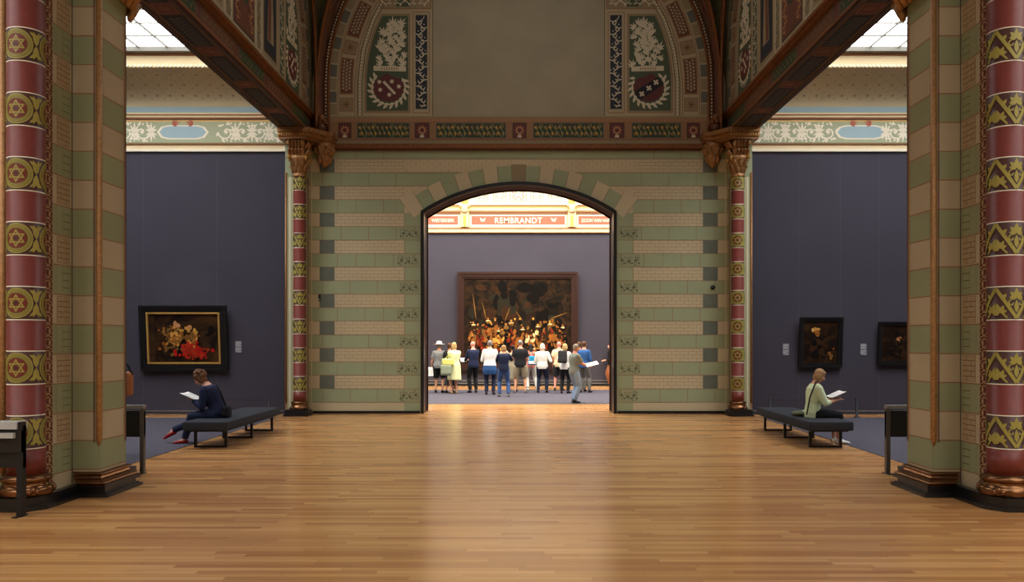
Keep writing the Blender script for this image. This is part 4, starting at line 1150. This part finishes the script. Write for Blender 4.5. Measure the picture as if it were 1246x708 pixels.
# ------------------------------------------------------------------ spotlight beside the left capital
root = empty('spotlight', (-5.13,11.0,6.17), label='small bright spotlight high beside the left pier capital', cat='lamp')
m = MB(); m.lathe([(.03,0),(.05,.01),(.05,.10),(.02,.12)], 'black_satin'); m.tube([(0,0,.10),(0,0,.49)], .012, 'black_satin', 6); m.build('lamp_housing', root)
m = MB(); m.lathe([(.0,-.006),(.038,-.005),(.038,.0)], 'lamp_glass', seg=16); m.build('lamp_lens', root)

# ------------------------------------------------------------------ people
for nm, c, r in (('skin',(206,152,124),.55),('skin_pink',(222,150,132),.5),('skin_dark',(120,78,58),.55),('skin_tan',(184,126,96),.55),
    ('hair_grey',(132,124,116),.8),('hair_white',(222,214,200),.8),('hair_blonde',(196,164,110),.75),('hair_ash',(160,124,84),.8),('hair_brown',(88,58,38),.75),('hair_auburn',(104,70,48),.8),('hair_dark',(28,22,20),.6),
    ('cloth_grey',(128,130,130),.9),('cloth_black',(22,23,27),.9),('cloth_navy',(26,34,62),.9),('cloth_white',(232,232,230),.85),('cloth_offwhite',(222,220,212),.85),('cloth_lemon',(222,226,176),.85),
    ('cloth_jeans',(66,96,148),.9),('cloth_darkjeans',(34,42,66),.9),('cloth_palejeans',(122,146,178),.9),('cloth_khaki',(160,150,126),.9),('cloth_cream',(226,196,156),.9),('cloth_pink',(218,128,112),.9),
    ('cloth_blue',(44,82,136),.9),('cloth_polo',(112,120,116),.9),('cloth_charcoal',(48,48,50),.9),('cloth_mint',(206,220,176),.85),('cloth_olive',(96,100,76),.9),('cloth_stone',(112,108,104),.9),('cloth_floral',(150,142,118),.9),
    ('shoe_black',(20,19,19),.5),('shoe_red',(156,26,30),.35),('shoe_tan',(176,140,108),.6),('shoe_white',(214,212,204),.6),('shoe_grey',(110,108,106),.7),
    ('bag_teal',(24,132,176),.7),('bag_yellow',(208,206,118),.7),('bag_brown',(150,92,56),.6),('bag_green',(140,150,128),.8),('bag_white',(220,224,226),.7),('paper',(236,236,232),.6),('paper_pink',(196,120,120),.6),('straw',(232,226,206),.8),('eye',(30,24,22),.3),('lips',(160,78,72),.5)):
    mat(nm, c, r, noise=.10 if nm.startswith(('cloth','hair')) else 0, nscale=14 if nm.startswith('cloth') else 60, bump=.15 if nm.startswith(('cloth','hair')) else 0, bscale=30 if nm.startswith('cloth') else 90, spec=.3)
def melt(mb, voxel, mname, name, parent=None, smooth=3):
    """one continuous skin over all the shapes in mb"""
    me = bpy.data.meshes.new('t'); me.from_pydata(mb.v, [], mb.f); me.update()
    o = bpy.data.objects.new('t', me); C.objects.link(o)
    r = o.modifiers.new('r', 'REMESH'); r.mode = 'VOXEL'; r.voxel_size = voxel; r.use_smooth_shade = True
    s = o.modifiers.new('s', 'SMOOTH'); s.iterations = smooth; s.factor = .5
    dg = bpy.context.evaluated_depsgraph_get(); dg.update()
    n = bpy.data.meshes.new_from_object(o.evaluated_get(dg)); n.name = name
    bpy.data.objects.remove(o); bpy.data.meshes.remove(me)
    n.materials.clear(); n.materials.append(MATS[mname])
    n.polygons.foreach_set('use_smooth', [True]*len(n.polygons)); n.polygons.foreach_set('material_index', [0]*len(n.polygons))
    q = bpy.data.objects.new(name, n); C.objects.link(q)
    if parent: q.parent = parent
    return q
def ik(a, c, l1, l2, pole):
    a, c, pole = Vector(a), Vector(c), Vector(pole); d = c-a; L = d.length
    if L > (l1+l2)*.999: c = a+d.normalized()*(l1+l2)*.999; d = c-a; L = d.length
    x = (l1*l1-l2*l2+L*L)/(2*L); h = sqrt(max(0, l1*l1-x*x)); n = d.normalized(); p = (pole-n*pole.dot(n)).normalized()
    return a+n*x+p*h, c
def person(X, Y, face, H, label, skin='skin', shirt=('cloth_grey','short'), legs=('cloth_jeans','long'), shoes='shoe_black', hair=('short','hair_brown'),
           lean=0.05, head=(0,0), hl=None, hr=None, fl=None, fr=None, seat=None, wide=1.0, poleL=None, poleR=None, kneeL=None, kneeR=None, vox=.011, hat=None, fine=False, z0=.008, extra=None, roll=0.0):
    """face: degrees the figure turns, 0 = looks away from the camera, 90 = looks to the left"""
    k = H/1.72; V = Vector
    pz = (seat+.09) if seat is not None else .93*k
    # spine
    def bend(p, ang): return V((0, p*sin(ang), p*cos(ang)))
    pel = V((0,0,pz)); a1 = lean*.6; a2 = lean*1.3
    wst = pel+bend(.15*k, a1); chest = wst+bend(.19*k, lean); sh = chest+bend(.14*k, a2); nk = sh+bend(.07*k, a2+head[0]*.3); hd = nk+bend(.115*k, a2*.5+head[0])
    hd = hd+V((0,.015,0))
    tor = [(pel-V((0,0,.07*k)), .135,.10),(pel, .165,.118),(pel.lerp(wst,.55), .150,.108),(wst, .138,.100),(wst.lerp(chest,.55), .155,.110),(chest, .168,.116),(chest.lerp(sh,.55), .172,.108),(sh-V((0,0,.020)), .140,.085),(sh+bend(.022*k,a2), .095,.066),(nk, .056,.058)]
    lat = V((1,0,0))
    def torso(mb, g, i0=0, i1=None, scl=1.0):
        seq = tor[i0:i1]
        mb.tube([p for p,_,_ in seq], [((a*k*wide+g)*scl, (b*k*wide+g)*scl) for _,a,b in seq], 'skin', 18, side=(1,0,0))
    hips = [V((-.092*k*wide,0,pz-.03)), V((.092*k*wide,0,pz-.03))]
    fl = V(fl) if fl else V((-.11,.0,0)); fr = V(fr) if fr else V((.11,.03,0))
    ank = [fl+V((0,0,.085)), fr+V((0,0,.085))]
    knees = []
    for i, s in enumerate((-1,1)):
        pole = (kneeL, kneeR)[i] or (s*.12, 1, .15)
        kn, an = ik(hips[i], ank[i], .43*k, .425*k, pole); knees.append(kn); ank[i] = an
    shd = [sh+V((-.152*k*wide,0,-.042*k)), sh+V((.152*k*wide,0,-.042*k))]
    hl = V(hl) if hl else V((-.25*wide, .03, pz-.13)); hr = V(hr) if hr else V((.25*wide,.03,pz-.13))
    elb = []; wr = []
    for i, (h_, s) in enumerate(((hl,-1),(hr,1))):
        pole = (poleL, poleR)[i] or (s*.5,-.6,-1)
        e, w_ = ik(shd[i], h_, .30*k, .26*k, pole); elb.append(e); wr.append(w_)
    # --- body
    b = MB(); torso(b, 0)
    for i, s in enumerate((-1,1)):
        b.ball(shd[i], .050*k, 'skin', 12, 8)
        b.tube([shd[i], shd[i].lerp(elb[i],.4), elb[i], elb[i].lerp(wr[i],.3), wr[i]], [.052*k,.047*k,.039*k,.040*k,.026*k], 'skin', 10)
        b.ball(elb[i], .039*k, 'skin', 8, 6)
        d = (wr[i]-elb[i]).normalized(); side = d.cross(V((0,0,1))); side = side.normalized() if side.length > .1 else V((0,1,0))
        if abs(d.z) > .85: side = V((0,1,0))
        up = side.cross(d).normalized()
        if up.z > 0: up = -up
        palm = wr[i]+d*.045*k
        b.tube([wr[i]-d*.01, palm, wr[i]+d*.095*k], [(.024*k,.018*k),(.040*k,.015*k),(.038*k,.013*k)], 'skin', 10, side=side)
        for q in range(4):
            o_ = side*(.030-.020*q)*k; L_ = (.062,.072,.068,.054)[q]*k; r_ = (.0088 if fine else .0105)*k
            p0 = wr[i]+d*.085*k+o_; p1 = p0+d*L_*.5+up*L_*.12; p2 = p1+d*L_*.35+up*L_*.35
            b.tube([p0-d*.01,p0,p1,p2], [r_,r_,r_*.92,r_*.8], 'skin', 7)
        ts = 1 if i == 0 else -1
        p0 = wr[i]+d*.03*k+side*.030*k*ts; p1 = p0+d*.030*k+side*.022*k*ts+up*.012; p2 = p1+d*.032*k+up*.012
        b.tube([p0-side*.015*ts,p0,p1,p2], [.013*k,.012*k,.0105*k,.009*k], 'skin', 7)
        # legs
        b.tube([hips[i], hips[i].lerp(knees[i],.35), knees[i]-(knees[i]-hips[i])*.08, knees[i]], [.088*k*wide,.078*k*wide,.057*k,.054*k], 'skin', 12)
        b.ball(knees[i], .055*k, 'skin', 10, 8)
        kb = knees[i].lerp(ank[i],.3)
        b.tube([knees[i], kb-V((0,.008,0)), knees[i].lerp(ank[i],.7), ank[i]], [.052*k,.054*k,.038*k,.034*k], 'skin', 12)
    # head
    yaw = head[1]; pit = head[0]+a2*.35
    R = Matrix.Rotation(yaw,3,'Z') @ Matrix.Rotation(-pit,3,'X') @ Matrix.Rotation(roll,3,'Y')
    def hp(x,y,z): return hd + R @ V((x*k,y*k,z*k))
    b.tube([nk-V((0,0,.03)), nk, hp(0,-.012,-.04)], [.060*k,.054*k,.052*k], 'skin', 12)
    b.ball(hp(0,-.008,.022), (.074*k,.092*k,.088*k), 'skin', 20, 14, R)
    b.ball(hp(0,.022,-.030), (.058*k,.066*k,.072*k), 'skin', 16, 12, R)
    b.ball(hp(0,.052,-.078), (.026*k,.024*k,.020*k), 'skin', 10, 8, R)                     # chin
    b.tube([hp(0,.080,.012), hp(0,.098,-.012), hp(0,.108,-.028), hp(0,.090,-.036)], [.009*k,.012*k,.015*k,.011*k], 'skin', 8)   # nose
    b.ball(hp(0,.085,-.052), (.022*k,.010*k,.008*k), 'skin', 8, 6, R); b.ball(hp(0,.078,.022), (.045*k,.014*k,.010*k), 'skin', 10, 6, R)
    for s in (-1,1): b.ball(hp(s*.075,-.002,-.008), (.012*k,.020*k,.032*k), 'skin', 10, 8, R); b.ball(hp(s*.038,.060,-.028), (.022*k,.020*k,.022*k), 'skin', 8, 6, R)
    root = melt(b, vox, skin, 'person', None, 2)
    root.location = (X,Y,z0); root.rotation_euler = (0,0,face*PI/180)
    tag(root, label, 'person')
    mw = Matrix.Translation((X,Y,z0)) @ Matrix.Rotation(face*PI/180,4,'Z')
    if fine:
        e = MB()
        for s in (-1,1): e.ball(hp(s*.030,.078,.006), (.011*k,.006*k,.007*k), 'eye', 8, 6, R); e.ball(hp(s*.032,.083,.024), (.020*k,.004*k,.004*k), 'hair_brown', 8, 4, R)
        e.build('eyes', root)
        e = MB(); e.ball(hp(0,.094,-.054), (.022*k,.005*k,.006*k), 'lips', 8, 6, R); e.build('lips', root)
    # --- shirt / dress
    sc, sl = shirt; g = .020
    b = MB(); dress = sl in ('dress','dress_short')
    torso(b, g, 0 if not dress else 2, 9)
    b.tube([pel-V((0,0,.10*k)), pel], [((.150*k*wide+g),(.112*k*wide+g)),((.166*k*wide+g),(.120*k*wide+g))], 'skin', 18, side=(1,0,0)) if not dress else None
    if dress:
        hem = .46*k
        b.tube([wst, pel+V((0,0,.02)), pel-V((0,-.01,.14*k)), V((0,.01,hem))], [(.155*k*wide,.118*k*wide),(.19*k*wide,.145*k*wide),(.205*k*wide,.165*k*wide),(.215*k*wide,.19*k*wide)], 'skin', 20, side=(1,0,0))
    for i in range(2):
        b.ball(shd[i], (.050+g)*k, 'skin', 12, 8)
        if sl in ('short','dress','dress_short'): b.tube([shd[i], shd[i].lerp(elb[i],.7)], [.056*k+g,.058*k+g*.8], 'skin', 10)
        elif sl == 'long':
            b.tube([shd[i], shd[i].lerp(elb[i],.5), elb[i]], [.056*k+g,.052*k+g*.8,.044*k+g*.7], 'skin', 10); b.ball(elb[i], .044*k+g*.7, 'skin', 8, 6)
            b.tube([elb[i], elb[i].lerp(wr[i],.92)], [.044*k+g*.7,.033*k+g*.5], 'skin', 10)
        elif sl == 'half':
            b.tube([shd[i], shd[i].lerp(elb[i],.5), elb[i]], [.056*k+g,.052*k+g*.8,.044*k+g*.7], 'skin', 10); b.ball(elb[i], .044*k+g*.7, 'skin', 8, 6)
            b.tube([elb[i], elb[i].lerp(wr[i],.35)], [.044*k+g*.7,.042*k+g*.6], 'skin', 10)
    melt(b, vox, sc, 'dress' if dress else 'shirt', root, 3)
    # --- trousers
    if legs and not dress:
        lc, ll = legs; b = MB(); g2 = .014
        b.tube([pel-V((0,0,.09*k)), pel, pel.lerp(wst,.5)], [(.150*k*wide+g2,.112*k*wide+g2),(.166*k*wide+g2,.120*k*wide+g2),(.150*k*wide+g2*.6,.108*k*wide+g2*.6)], 'skin', 18, side=(1,0,0))
        for i in range(2):
            fl_ = .026 if ll == 'loose' else .014
            if ll == 'shorts':
                b.tube([hips[i], hips[i].lerp(knees[i],.5), hips[i].lerp(knees[i],.93)], [.092*k*wide+g2,.088*k*wide+.02,.082*k+.022], 'skin', 14)
            else:
                b.tube([hips[i], hips[i].lerp(knees[i],.5), knees[i]], [.090*k*wide+g2,.076*k*wide+fl_,.056*k+fl_], 'skin', 14); b.ball(knees[i], .056*k+fl_, 'skin', 10, 8)
                e = {'long':.97,'loose':.98,'crop':.6}[ll]
                b.tube([knees[i], knees[i].lerp(ank[i],.3)-V((0,.006,0)), knees[i].lerp(ank[i],e)], [.055*k+fl_,.056*k+fl_,.040*k+fl_*1.1], 'skin', 14)
        melt(b, vox, lc, 'shorts' if ll == 'shorts' else 'trousers', root, 3)
    # --- shoes
    for i in range(2):
        b = MB(); a = ank[i]; dn = V((0,0,-.085))
        sd = (a-knees[i]).normalized(); hang = seat is not None and a.z > .18
        if hang: fd = V((0,.86,-.42)).normalized() if i in (0,1) else V((0,1,0)); up = V((0,.3,1)).normalized()
        else: fd = V(((-.18,.18)[i],1,0)).normalized(); up = V((0,0,1))
        base = a-up*.085
        b.tube([base+up*.035-fd*.055, base+up*.038, base+up*.034+fd*.09, base+up*.024+fd*.165, base+up*.018+fd*.19], [(.030,.034),(.036,.038),(.044,.032),(.038,.022),(.016,.012)], 'skin', 12, side=fd.cross(up))
        if shoes != 'shoe_red': b.tube([base+up*.05, base+up*.09], [.036,.038], 'skin', 10)
        else:
            f = MB(); f.tube([a-up*.0, base+up*.05+fd*.02, base+up*.045+fd*.09], [.032,.034,.028], 'skin', 10); f.build('foot', root)
        melt(b, min(vox,.009), shoes, 'shoe', root, 2)
    # --- hair
    st, hc = hair; b = MB()
    if st != 'bald':
        b.ball(hp(0,-.016,.036), (.082*k,.096*k,.088*k), 'skin', 20, 14, R)
        if st == 'short': b.ball(hp(0,-.042,-.005), (.070*k,.060*k,.070*k), 'skin', 14, 10, R)
        if st in ('bob','long','curly'):
            for s in (-1,1): b.ball(hp(s*.058,-.015,-.030), (.036*k,.058*k,.075*k), 'skin', 12, 10, R)
            b.ball(hp(0,-.055,-.030), (.074*k,.050*k,.080*k), 'skin', 14, 10, R); b.ball(hp(0,.045,.072), (.062*k,.040*k,.032*k), 'skin', 12, 8, R)
        if st == 'long': b.tube([hp(0,-.06,-.02), hp(0,-.085,-.12), hp(0,-.085,-.22)], [(.075*k,.045*k),(.08*k,.04*k),(.05*k,.025*k)], 'skin', 12, side=(1,0,0))
        if st == 'bun': b.ball(hp(0,-.095,.055), .042*k, 'skin', 10, 8); b.ball(hp(0,-.05,-.01), (.066*k,.055*k,.06*k), 'skin', 12, 8, R)
        if st == 'curly':
            rn = random.Random(9)
            for q in range(70):
                t = rn.uniform(0,2*PI); p_ = rn.uniform(-.5,1.4); b.ball(hp(.092*cos(t)*cos(p_), -.022+.108*sin(t)*cos(p_)*(1 if sin(t) < 0 else .7), .040+.105*sin(p_)), .028*k, 'skin', 6, 5)
        if st == 'crop': pass
        melt(b, min(vox,.009), hc, 'hair', root, 2)
    if hat:
        h_ = MB(); c_ = hd
        for prof in (((.10,.055),(.20,.050),(.205,.058),(.10,.068),(.098,.11),(.085,.145),(.03,.160),(.0,.161)),):
            pr = [(r*k,z*k) for r,z in prof]; t = MB(); t.lathe(pr, hat, seg=28, cap=False)
            t.v = [tuple(hd+R @ V((v[0],v[1]-.01,v[2]))) for v in t.v]; t.build('sun_hat', root)
    if hat: pass
    pts = dict(hl=mw @ wr[0], hr=mw @ wr[1], sh=mw @ sh, pel=mw @ pel, chest=mw @ chest, shl=mw @ shd[0], shr=mw @ shd[1], mw=mw)
    return root, pts

def leaf_paper(loc, w, h, rz, pitch, label, name='leaflet', pink=False, fold=True, rx=0):
    m = MB()
    if fold:
        m.add([(-w/2,-h/2,.012),(0,-h/2,0),(0,h/2,0),(-w/2,h/2,.012),(-w/2,-h/2,.016),(0,-h/2,.004),(0,h/2,.004),(-w/2,h/2,.016)], [(0,1,2,3),(4,5,6,7),(0,1,5,4),(2,3,7,6),(3,0,4,7)], 'paper')
        m.add([(w/2,-h/2,.012),(0,-h/2,0),(0,h/2,0),(w/2,h/2,.012),(w/2,-h/2,.016),(0,-h/2,.004),(0,h/2,.004),(w/2,h/2,.016)], [(0,1,2,3),(4,5,6,7),(0,1,5,4),(2,3,7,6),(3,0,4,7)], 'paper')
        for k in range(6):
            for s in (-1,1): m.add([(s*w*.10,-h*.35+h*.12*k,.0125),(s*w*.40,-h*.35+h*.12*k,.017),(s*w*.40,-h*.32+h*.12*k,.017),(s*w*.10,-h*.32+h*.12*k,.0125)], [(0,1,2,3)], 'paper_pink' if pink and k > 2 else 'sign_grey')
    else: m.box(-w/2,w/2,-h/2,h/2,0,.003,'paper')
    o = m.build(name); o.location = loc; o.rotation_euler = (pitch, rx, rz); return tag(o, label, 'leaflet')
def bag(loc, size, mm, label, strap=None, rz=0, name='shoulder_bag', cat='bag', pocket=None):
    a, b_, c = size; root = empty(name, loc, rz, label=label, cat=cat)
    m = MB(); m.box(-a/2,a/2,-b_/2,b_/2,0,c,mm, min(a,b_,c)*.32); o = m.build('bag_body', root); m = MB(); m.box(-a*.42,a*.42,-b_/2-.016,-b_/2+.004,c*.12,c*.45,pocket or mm,.006); m.build('pocket', o)
    if strap:
        s = MB(); inv = Matrix.Rotation(-rz,3,'Z'); s.tube([inv @ (Vector(p)-Vector(loc)) for p in strap], (.016), 'cloth_black' if mm not in ('bag_yellow','bag_white') else mm, 6); s.build('strap', root)
    return root
def at(px, feet): s = (feet-415)/1.74; return (px-633.7)/s+.05, 1000/s
pp = person
# the crowd, left to right
x,y = at(534,478); r,p = pp(x,y,-8,1.70,'person in white wide-brim sun hat, grey T-shirt and black shorts at the crowd\'s left end', shirt=('cloth_grey','short'), legs=('cloth_black','shorts'), hair=('short','hair_grey'), hat='straw', hl=(-.27,.08,.82), hr=(.12,.28,1.12), wide=1.06)
leaf_paper((x-.30,y-.04,.72), .22,.30, .3, 1.35, 'folded leaflet hanging in the left hand of the person in sun hat')
x,y = at(545,479.5); pp(x,y+.5,-20,1.68,'person with brown hair in dark clothes, half hidden behind the woman in the lemon dress', shirt=('cloth_black','short'), legs=('cloth_charcoal','crop'), hair=('bun','hair_brown'), hl=(-.1,.25,1.1), hr=(.1,.25,1.1), skin='skin_tan')
bag((x-.05,y-.10,.62),(.36,.12,.34),'bag_green','pale green patterned cloth bag held low left of the lemon dress',[(x-.17,y-.1,.93),(x-.05,y-.02,1.15),(x+.07,y-.1,.93)])
x,y = at(553,479); pp(x,y,25,1.70,'woman with short blonde hair in a pale lemon dress, arms folded', shirt=('cloth_lemon','dress'), legs=None, hair=('bob','hair_blonde'), hl=(.06,.24,1.13), hr=(-.08,.22,1.10), shoes='shoe_tan', wide=1.10, fl=(-.10,0,0), fr=(.08,.04,0))
bag((x-.19,y-.26,.93),(.40,.15,.24),'bag_yellow','yellow handbag against the lemon dress',[(x-.33,y-.26,1.12),(x-.10,y-.14,1.36),(x-.02,y-.26,1.12)])
x,y = at(576,478); r,p = pp(x,y,22,1.74,'bald man in navy sweater with white collar, holding a booklet', skin='skin_pink', shirt=('cloth_navy','long'), legs=('cloth_black','long'), hair=('bald',None), hl=(-.16,.40,1.08), hr=(.02,.36,1.10), head=(.12,.25))
m = MB(); m.tube([(.055*cos(a),.02+.058*sin(a),1.455) for a in [i*PI/8 for i in range(16)]], .016, 'cloth_white', 8, closed=True); m.build('collar', r)
leaf_paper((x-.36,y+.34,1.10), .20,.26, .2, .5, 'white booklet in the hands of the bald man in navy')
x,y = at(596,480.5); r,p = pp(x,y,-3,1.77,'man with short grey hair in white shirt and jeans, blue sweater round his waist', shirt=('cloth_white','long'), legs=('cloth_darkjeans','long'), hair=('short','hair_grey'), hl=(-.16,.30,1.10), hr=(.14,.30,1.10), wide=1.12, lean=.08)
b = MB(); b.tube([(0,0,.66),(0,0,.80),(0,0,.97)], [(.21,.15),(.235,.175),(.205,.155)], 'skin', 20, side=(1,0,0)); melt(b, .012, 'cloth_blue', 'sweater', r)
x,y = at(613,483); pp(x,y,5,1.62,'woman with light brown hair in navy hoodie and blue jeans, arms raised', shirt=('cloth_navy','long'), legs=('cloth_jeans','long'), hair=('bob','hair_ash'), hl=(-.10,.34,1.32), hr=(.16,.34,1.34), shoes='shoe_grey', fl=(-.13,.05,0), fr=(.15,0,0), head=(.15,0))
x,y = at(624,477.5); pp(x,y+.2,0,1.60,'dark-haired woman in patterned pale dress, squeezed behind the woman in navy hoodie', skin='skin_tan', shirt=('cloth_floral','dress'), legs=None, hair=('bun','hair_dark'), hl=(-.1,.2,1.1), hr=(.1,.2,1.1))
x,y = at(633,478.5); pp(x,y,-4,1.78,'man with shaved head in black T-shirt and khaki shorts at the crowd\'s middle', shirt=('cloth_black','short'), legs=('cloth_khaki','shorts'), hair=('crop','hair_grey'), hl=(-.15,.28,1.12), hr=(.17,.28,1.12), wide=1.13, shoes='shoe_grey', fl=(-.17,0,0), fr=(.17,.02,0))
x,y = at(646,475); pp(x,y+.1,12,1.64,'dark-haired woman in coral top and white trousers', skin='skin_tan', shirt=('cloth_pink','short'), legs=('cloth_offwhite','long'), hair=('long','hair_dark'), hl=(-.1,.25,1.1), shoes='shoe_white', fr=(.22,.0,0))
bag((x+.05,y-.24,.90),(.34,.14,.32),'bag_teal','bright blue bag with white pocket hanging behind the woman in coral top',pocket='bag_white',strap=[(x-.06,y-.2,1.20),(x-.02,y-.12,1.42),(x+.14,y-.2,1.20)])
x,y = at(660,478); pp(x,y,-6,1.66,'woman with white hair in white jacket and dark blue jeans', shirt=('cloth_offwhite','long'), legs=('cloth_darkjeans','long'), hair=('bob','hair_white'), hl=(-.14,.26,1.08), hr=(.24,.22,1.10), wide=1.12, shoes='shoe_black', fl=(-.14,0,0), fr=(.14,0,0))
bag((x+.34,y+.08,1.02),(.10,.20,.20),'bag_brown','small brown handbag under the arm of the woman in white jacket',[(x+.33,y,1.2),(x+.22,y,1.38),(x+.33,y+.16,1.2)])
x,y = at(680,475.5); pp(x,y,-12,1.73,'bald man in cream T-shirt, black shorts and sandals', skin='skin_pink', shirt=('cloth_cream','short'), legs=('cloth_charcoal','shorts'), hair=('bald',None), hl=(-.22,.1,.88), hr=(.2,.2,1.0), fl=(-.14,0,0), fr=(.12,.05,0), wide=1.05)
x,y = at(687,479); pp(x,y,-20,1.66,'woman with blonde hair in white top and black jeans, dark backpack on', shirt=('cloth_white','short'), legs=('cloth_black','long'), hair=('bob','hair_blonde'), hl=(-.15,.25,1.05), hr=(.15,.28,1.08))
bag((x-.08,y-.20,1.02),(.30,.17,.42),'cloth_charcoal','black backpack on the blonde woman in white top',name='backpack')
x,y = at(705,477); pp(x,y+.15,-15,1.72,'dark-haired man in grey trousers wearing a cap, behind the man reading a white sheet', skin='skin_tan', shirt=('cloth_blue','long'), legs=('cloth_stone','long'), hair=('short','hair_brown'), hl=(-.15,.25,1.05), hr=(.15,.28,1.08), fr=(.18,.05,0))
bag((x-.04,y-.10,1.02),(.28,.17,.42),'bag_teal','bright teal backpack beside the man reading a white sheet',name='backpack')
x,y = at(711,478.5); pp(x,y+.25,-25,1.74,'man with brown hair in denim blue shirt at the crowd\'s right end', shirt=('cloth_blue','long'), legs=('cloth_stone','long'), hair=('short','hair_brown'), hl=(-.15,.25,1.05), hr=(.15,.28,1.08), fr=(.16,.1,0))
x,y = at(698.5,490.5); r,p = pp(x,y,-62,1.66,'grey-haired man in grey polo and pale jeans, turned right reading a white sheet', skin='skin_tan', shirt=('cloth_polo','short'), legs=('cloth_palejeans','loose'), hair=('short','hair_grey'), hl=(-.04,.46,1.06), hr=(.10,.42,1.04), head=(.2,0), vox=.009, wide=1.05, fl=(-.08,.03,0), fr=(.08,-.04,0))
leaf_paper((x+.50,y-.00,1.10), .34,.24, .1, .35, 'large white sheet held by the grey-haired man in pale jeans', fold=False, rx=-.25)
x,y = at(744,470.3); pp(x+.02,y+.2,100,1.66,'guard in black jacket and brown trousers at the doorway\'s right edge, mostly hidden', shirt=('cloth_black','long'), legs=('bag_brown','long'), hair=('short','hair_dark'), hl=(-.1,.25,1.0), hr=(.1,.25,1.0))
# standing visitor behind the left pier
r,p = pp(-6.16,12.35,80,1.72,'person in black behind the left pier, only shoulder bag and leg showing', shirt=('cloth_black','long'), legs=('cloth_black','long'), hair=('short','hair_dark'), hl=(-.2,.2,1.0), hr=(.22,.1,1.0), fr=(.1,-.1,0))
bag((-5.80,12.12,.93),(.24,.16,.36),'bag_brown','brown leather shoulder bag showing past the left pier',[(-5.90,12.12,1.26),(-5.86,12.14,1.40),(-5.76,12.14,1.40),(-5.68,12.12,1.24)])
# readers on the benches
r,p = pp(-5.10,14.0,92,1.68,'seated woman in navy with red flat shoes, reading cross-legged on the left bench', skin='skin', shirt=('cloth_navy','long'), legs=('cloth_darkjeans','long'), shoes='shoe_red', hair=('curly','hair_auburn'), seat=.445, lean=.42, head=(.42,0), hl=(-.08,.40,.74), hr=(.13,.42,.72),
    fl=(-.05,.55,-.0), fr=(.02,.80,.13), kneeL=(-.1,1,.6), kneeR=(-.15,1,.9), vox=.007, fine=True, z0=0, wide=1.16)
leaf_paper((-5.58,14.02,.80), .40,.26, PI/2+.05, .42, 'open magazine in the hands of the seated woman in navy')
bag((-4.93,13.92,.447),(.12,.20,.20),'cloth_black','small black bag on the left bench behind the woman in navy',[(-4.93,13.9,.62),(-5.0,13.85,.85),(-5.08,13.84,1.0)])
r,p = pp(5.02,14.0,-90,1.64,'seated woman with blonde bob and pale green cardigan reading on the right bench', skin='skin', shirt=('cloth_mint','half'), legs=('cloth_black','crop'), shoes='shoe_white', hair=('bob','hair_ash'), seat=.445, lean=.10, head=(.38,0), hl=(-.06,.36,.76), hr=(.10,.38,.74),
    fl=(-.14,.42,0), fr=(.10,.40,0), kneeL=(-.1,1,.6), kneeR=(.1,1,.6), vox=.007, fine=True, z0=0)
leaf_paper((5.43,14.0,.83), .34,.24, -PI/2, .42, 'open leaflet in the hands of the woman in pale green', pink=True)
m = MB(); m.tube([(4.87,13.86,.50),(4.92,13.84,.80),(5.02,13.86,1.04),(5.10,13.95,1.06)], .012, 'cloth_black', 6); tag(m.build('bag_strap'), 'thin black strap across the back of the woman in pale green', 'strap')
m = MB(); m.ball((0,0,.045), (.16,.13,.045), 'cloth_olive', 14, 8); m.ball((.10,.03,.05), (.08,.09,.05), 'cloth_mint', 12, 8); o = m.build('folded_jacket'); o.location = (4.88,14.22,.447); tag(o, 'olive folded jacket on the right bench behind the woman in pale green', 'jacket')


# ------------------------------------------------------------------ lights
def spot(loc, tgt, e, ang, col=(1,.9,.75), r=.08, blend=.6):
    l = bpy.data.lights.new('picture_spot', 'SPOT'); l.energy = e; l.spot_size = ang; l.spot_blend = blend; l.color = col; l.shadow_soft_size = r
    o = bpy.data.objects.new('picture_spot', l); C.objects.link(o); o.location = loc
    o.rotation_euler = (Vector(tgt)-Vector(loc)).to_track_quat('-Z','Y').to_euler()
spot((-7.9,15.5,7.9), (-7.9,19.6,1.8), 250, .36)
spot((7.2,15.5,7.9), (7.2,19.6,1.7), 200, .26)
spot((9.1,15.5,7.9), (9.1,19.6,1.7), 200, .26)
spot((-.1,26.0,8.8), (-.1,31.9,2.3), 700, .62)
w = bpy.data.worlds.new('world'); bpy.context.scene.world = w; w.use_nodes = True
w.node_tree.nodes['Background'].inputs[0].default_value = (.8,.85,1,1); w.node_tree.nodes['Background'].inputs[1].default_value = .05

# ------------------------------------------------------------------ camera
cam = bpy.data.cameras.new('camera'); co = bpy.data.objects.new('camera', cam); C.objects.link(co)
co.location = (.05,0,1.74); co.rotation_euler = (PI/2,0,0)
cam.sensor_width = 36; cam.lens = 36*1000/1246; cam.shift_x = (623-633.7)/1246; cam.shift_y = (415-354)/1246
bpy.context.scene.camera = co
vs = bpy.context.scene.view_settings; vs.view_transform = 'Standard'; vs.look = 'None'; vs.gamma = 1; vs.use_curve_mapping = False; vs.exposure = 0.05
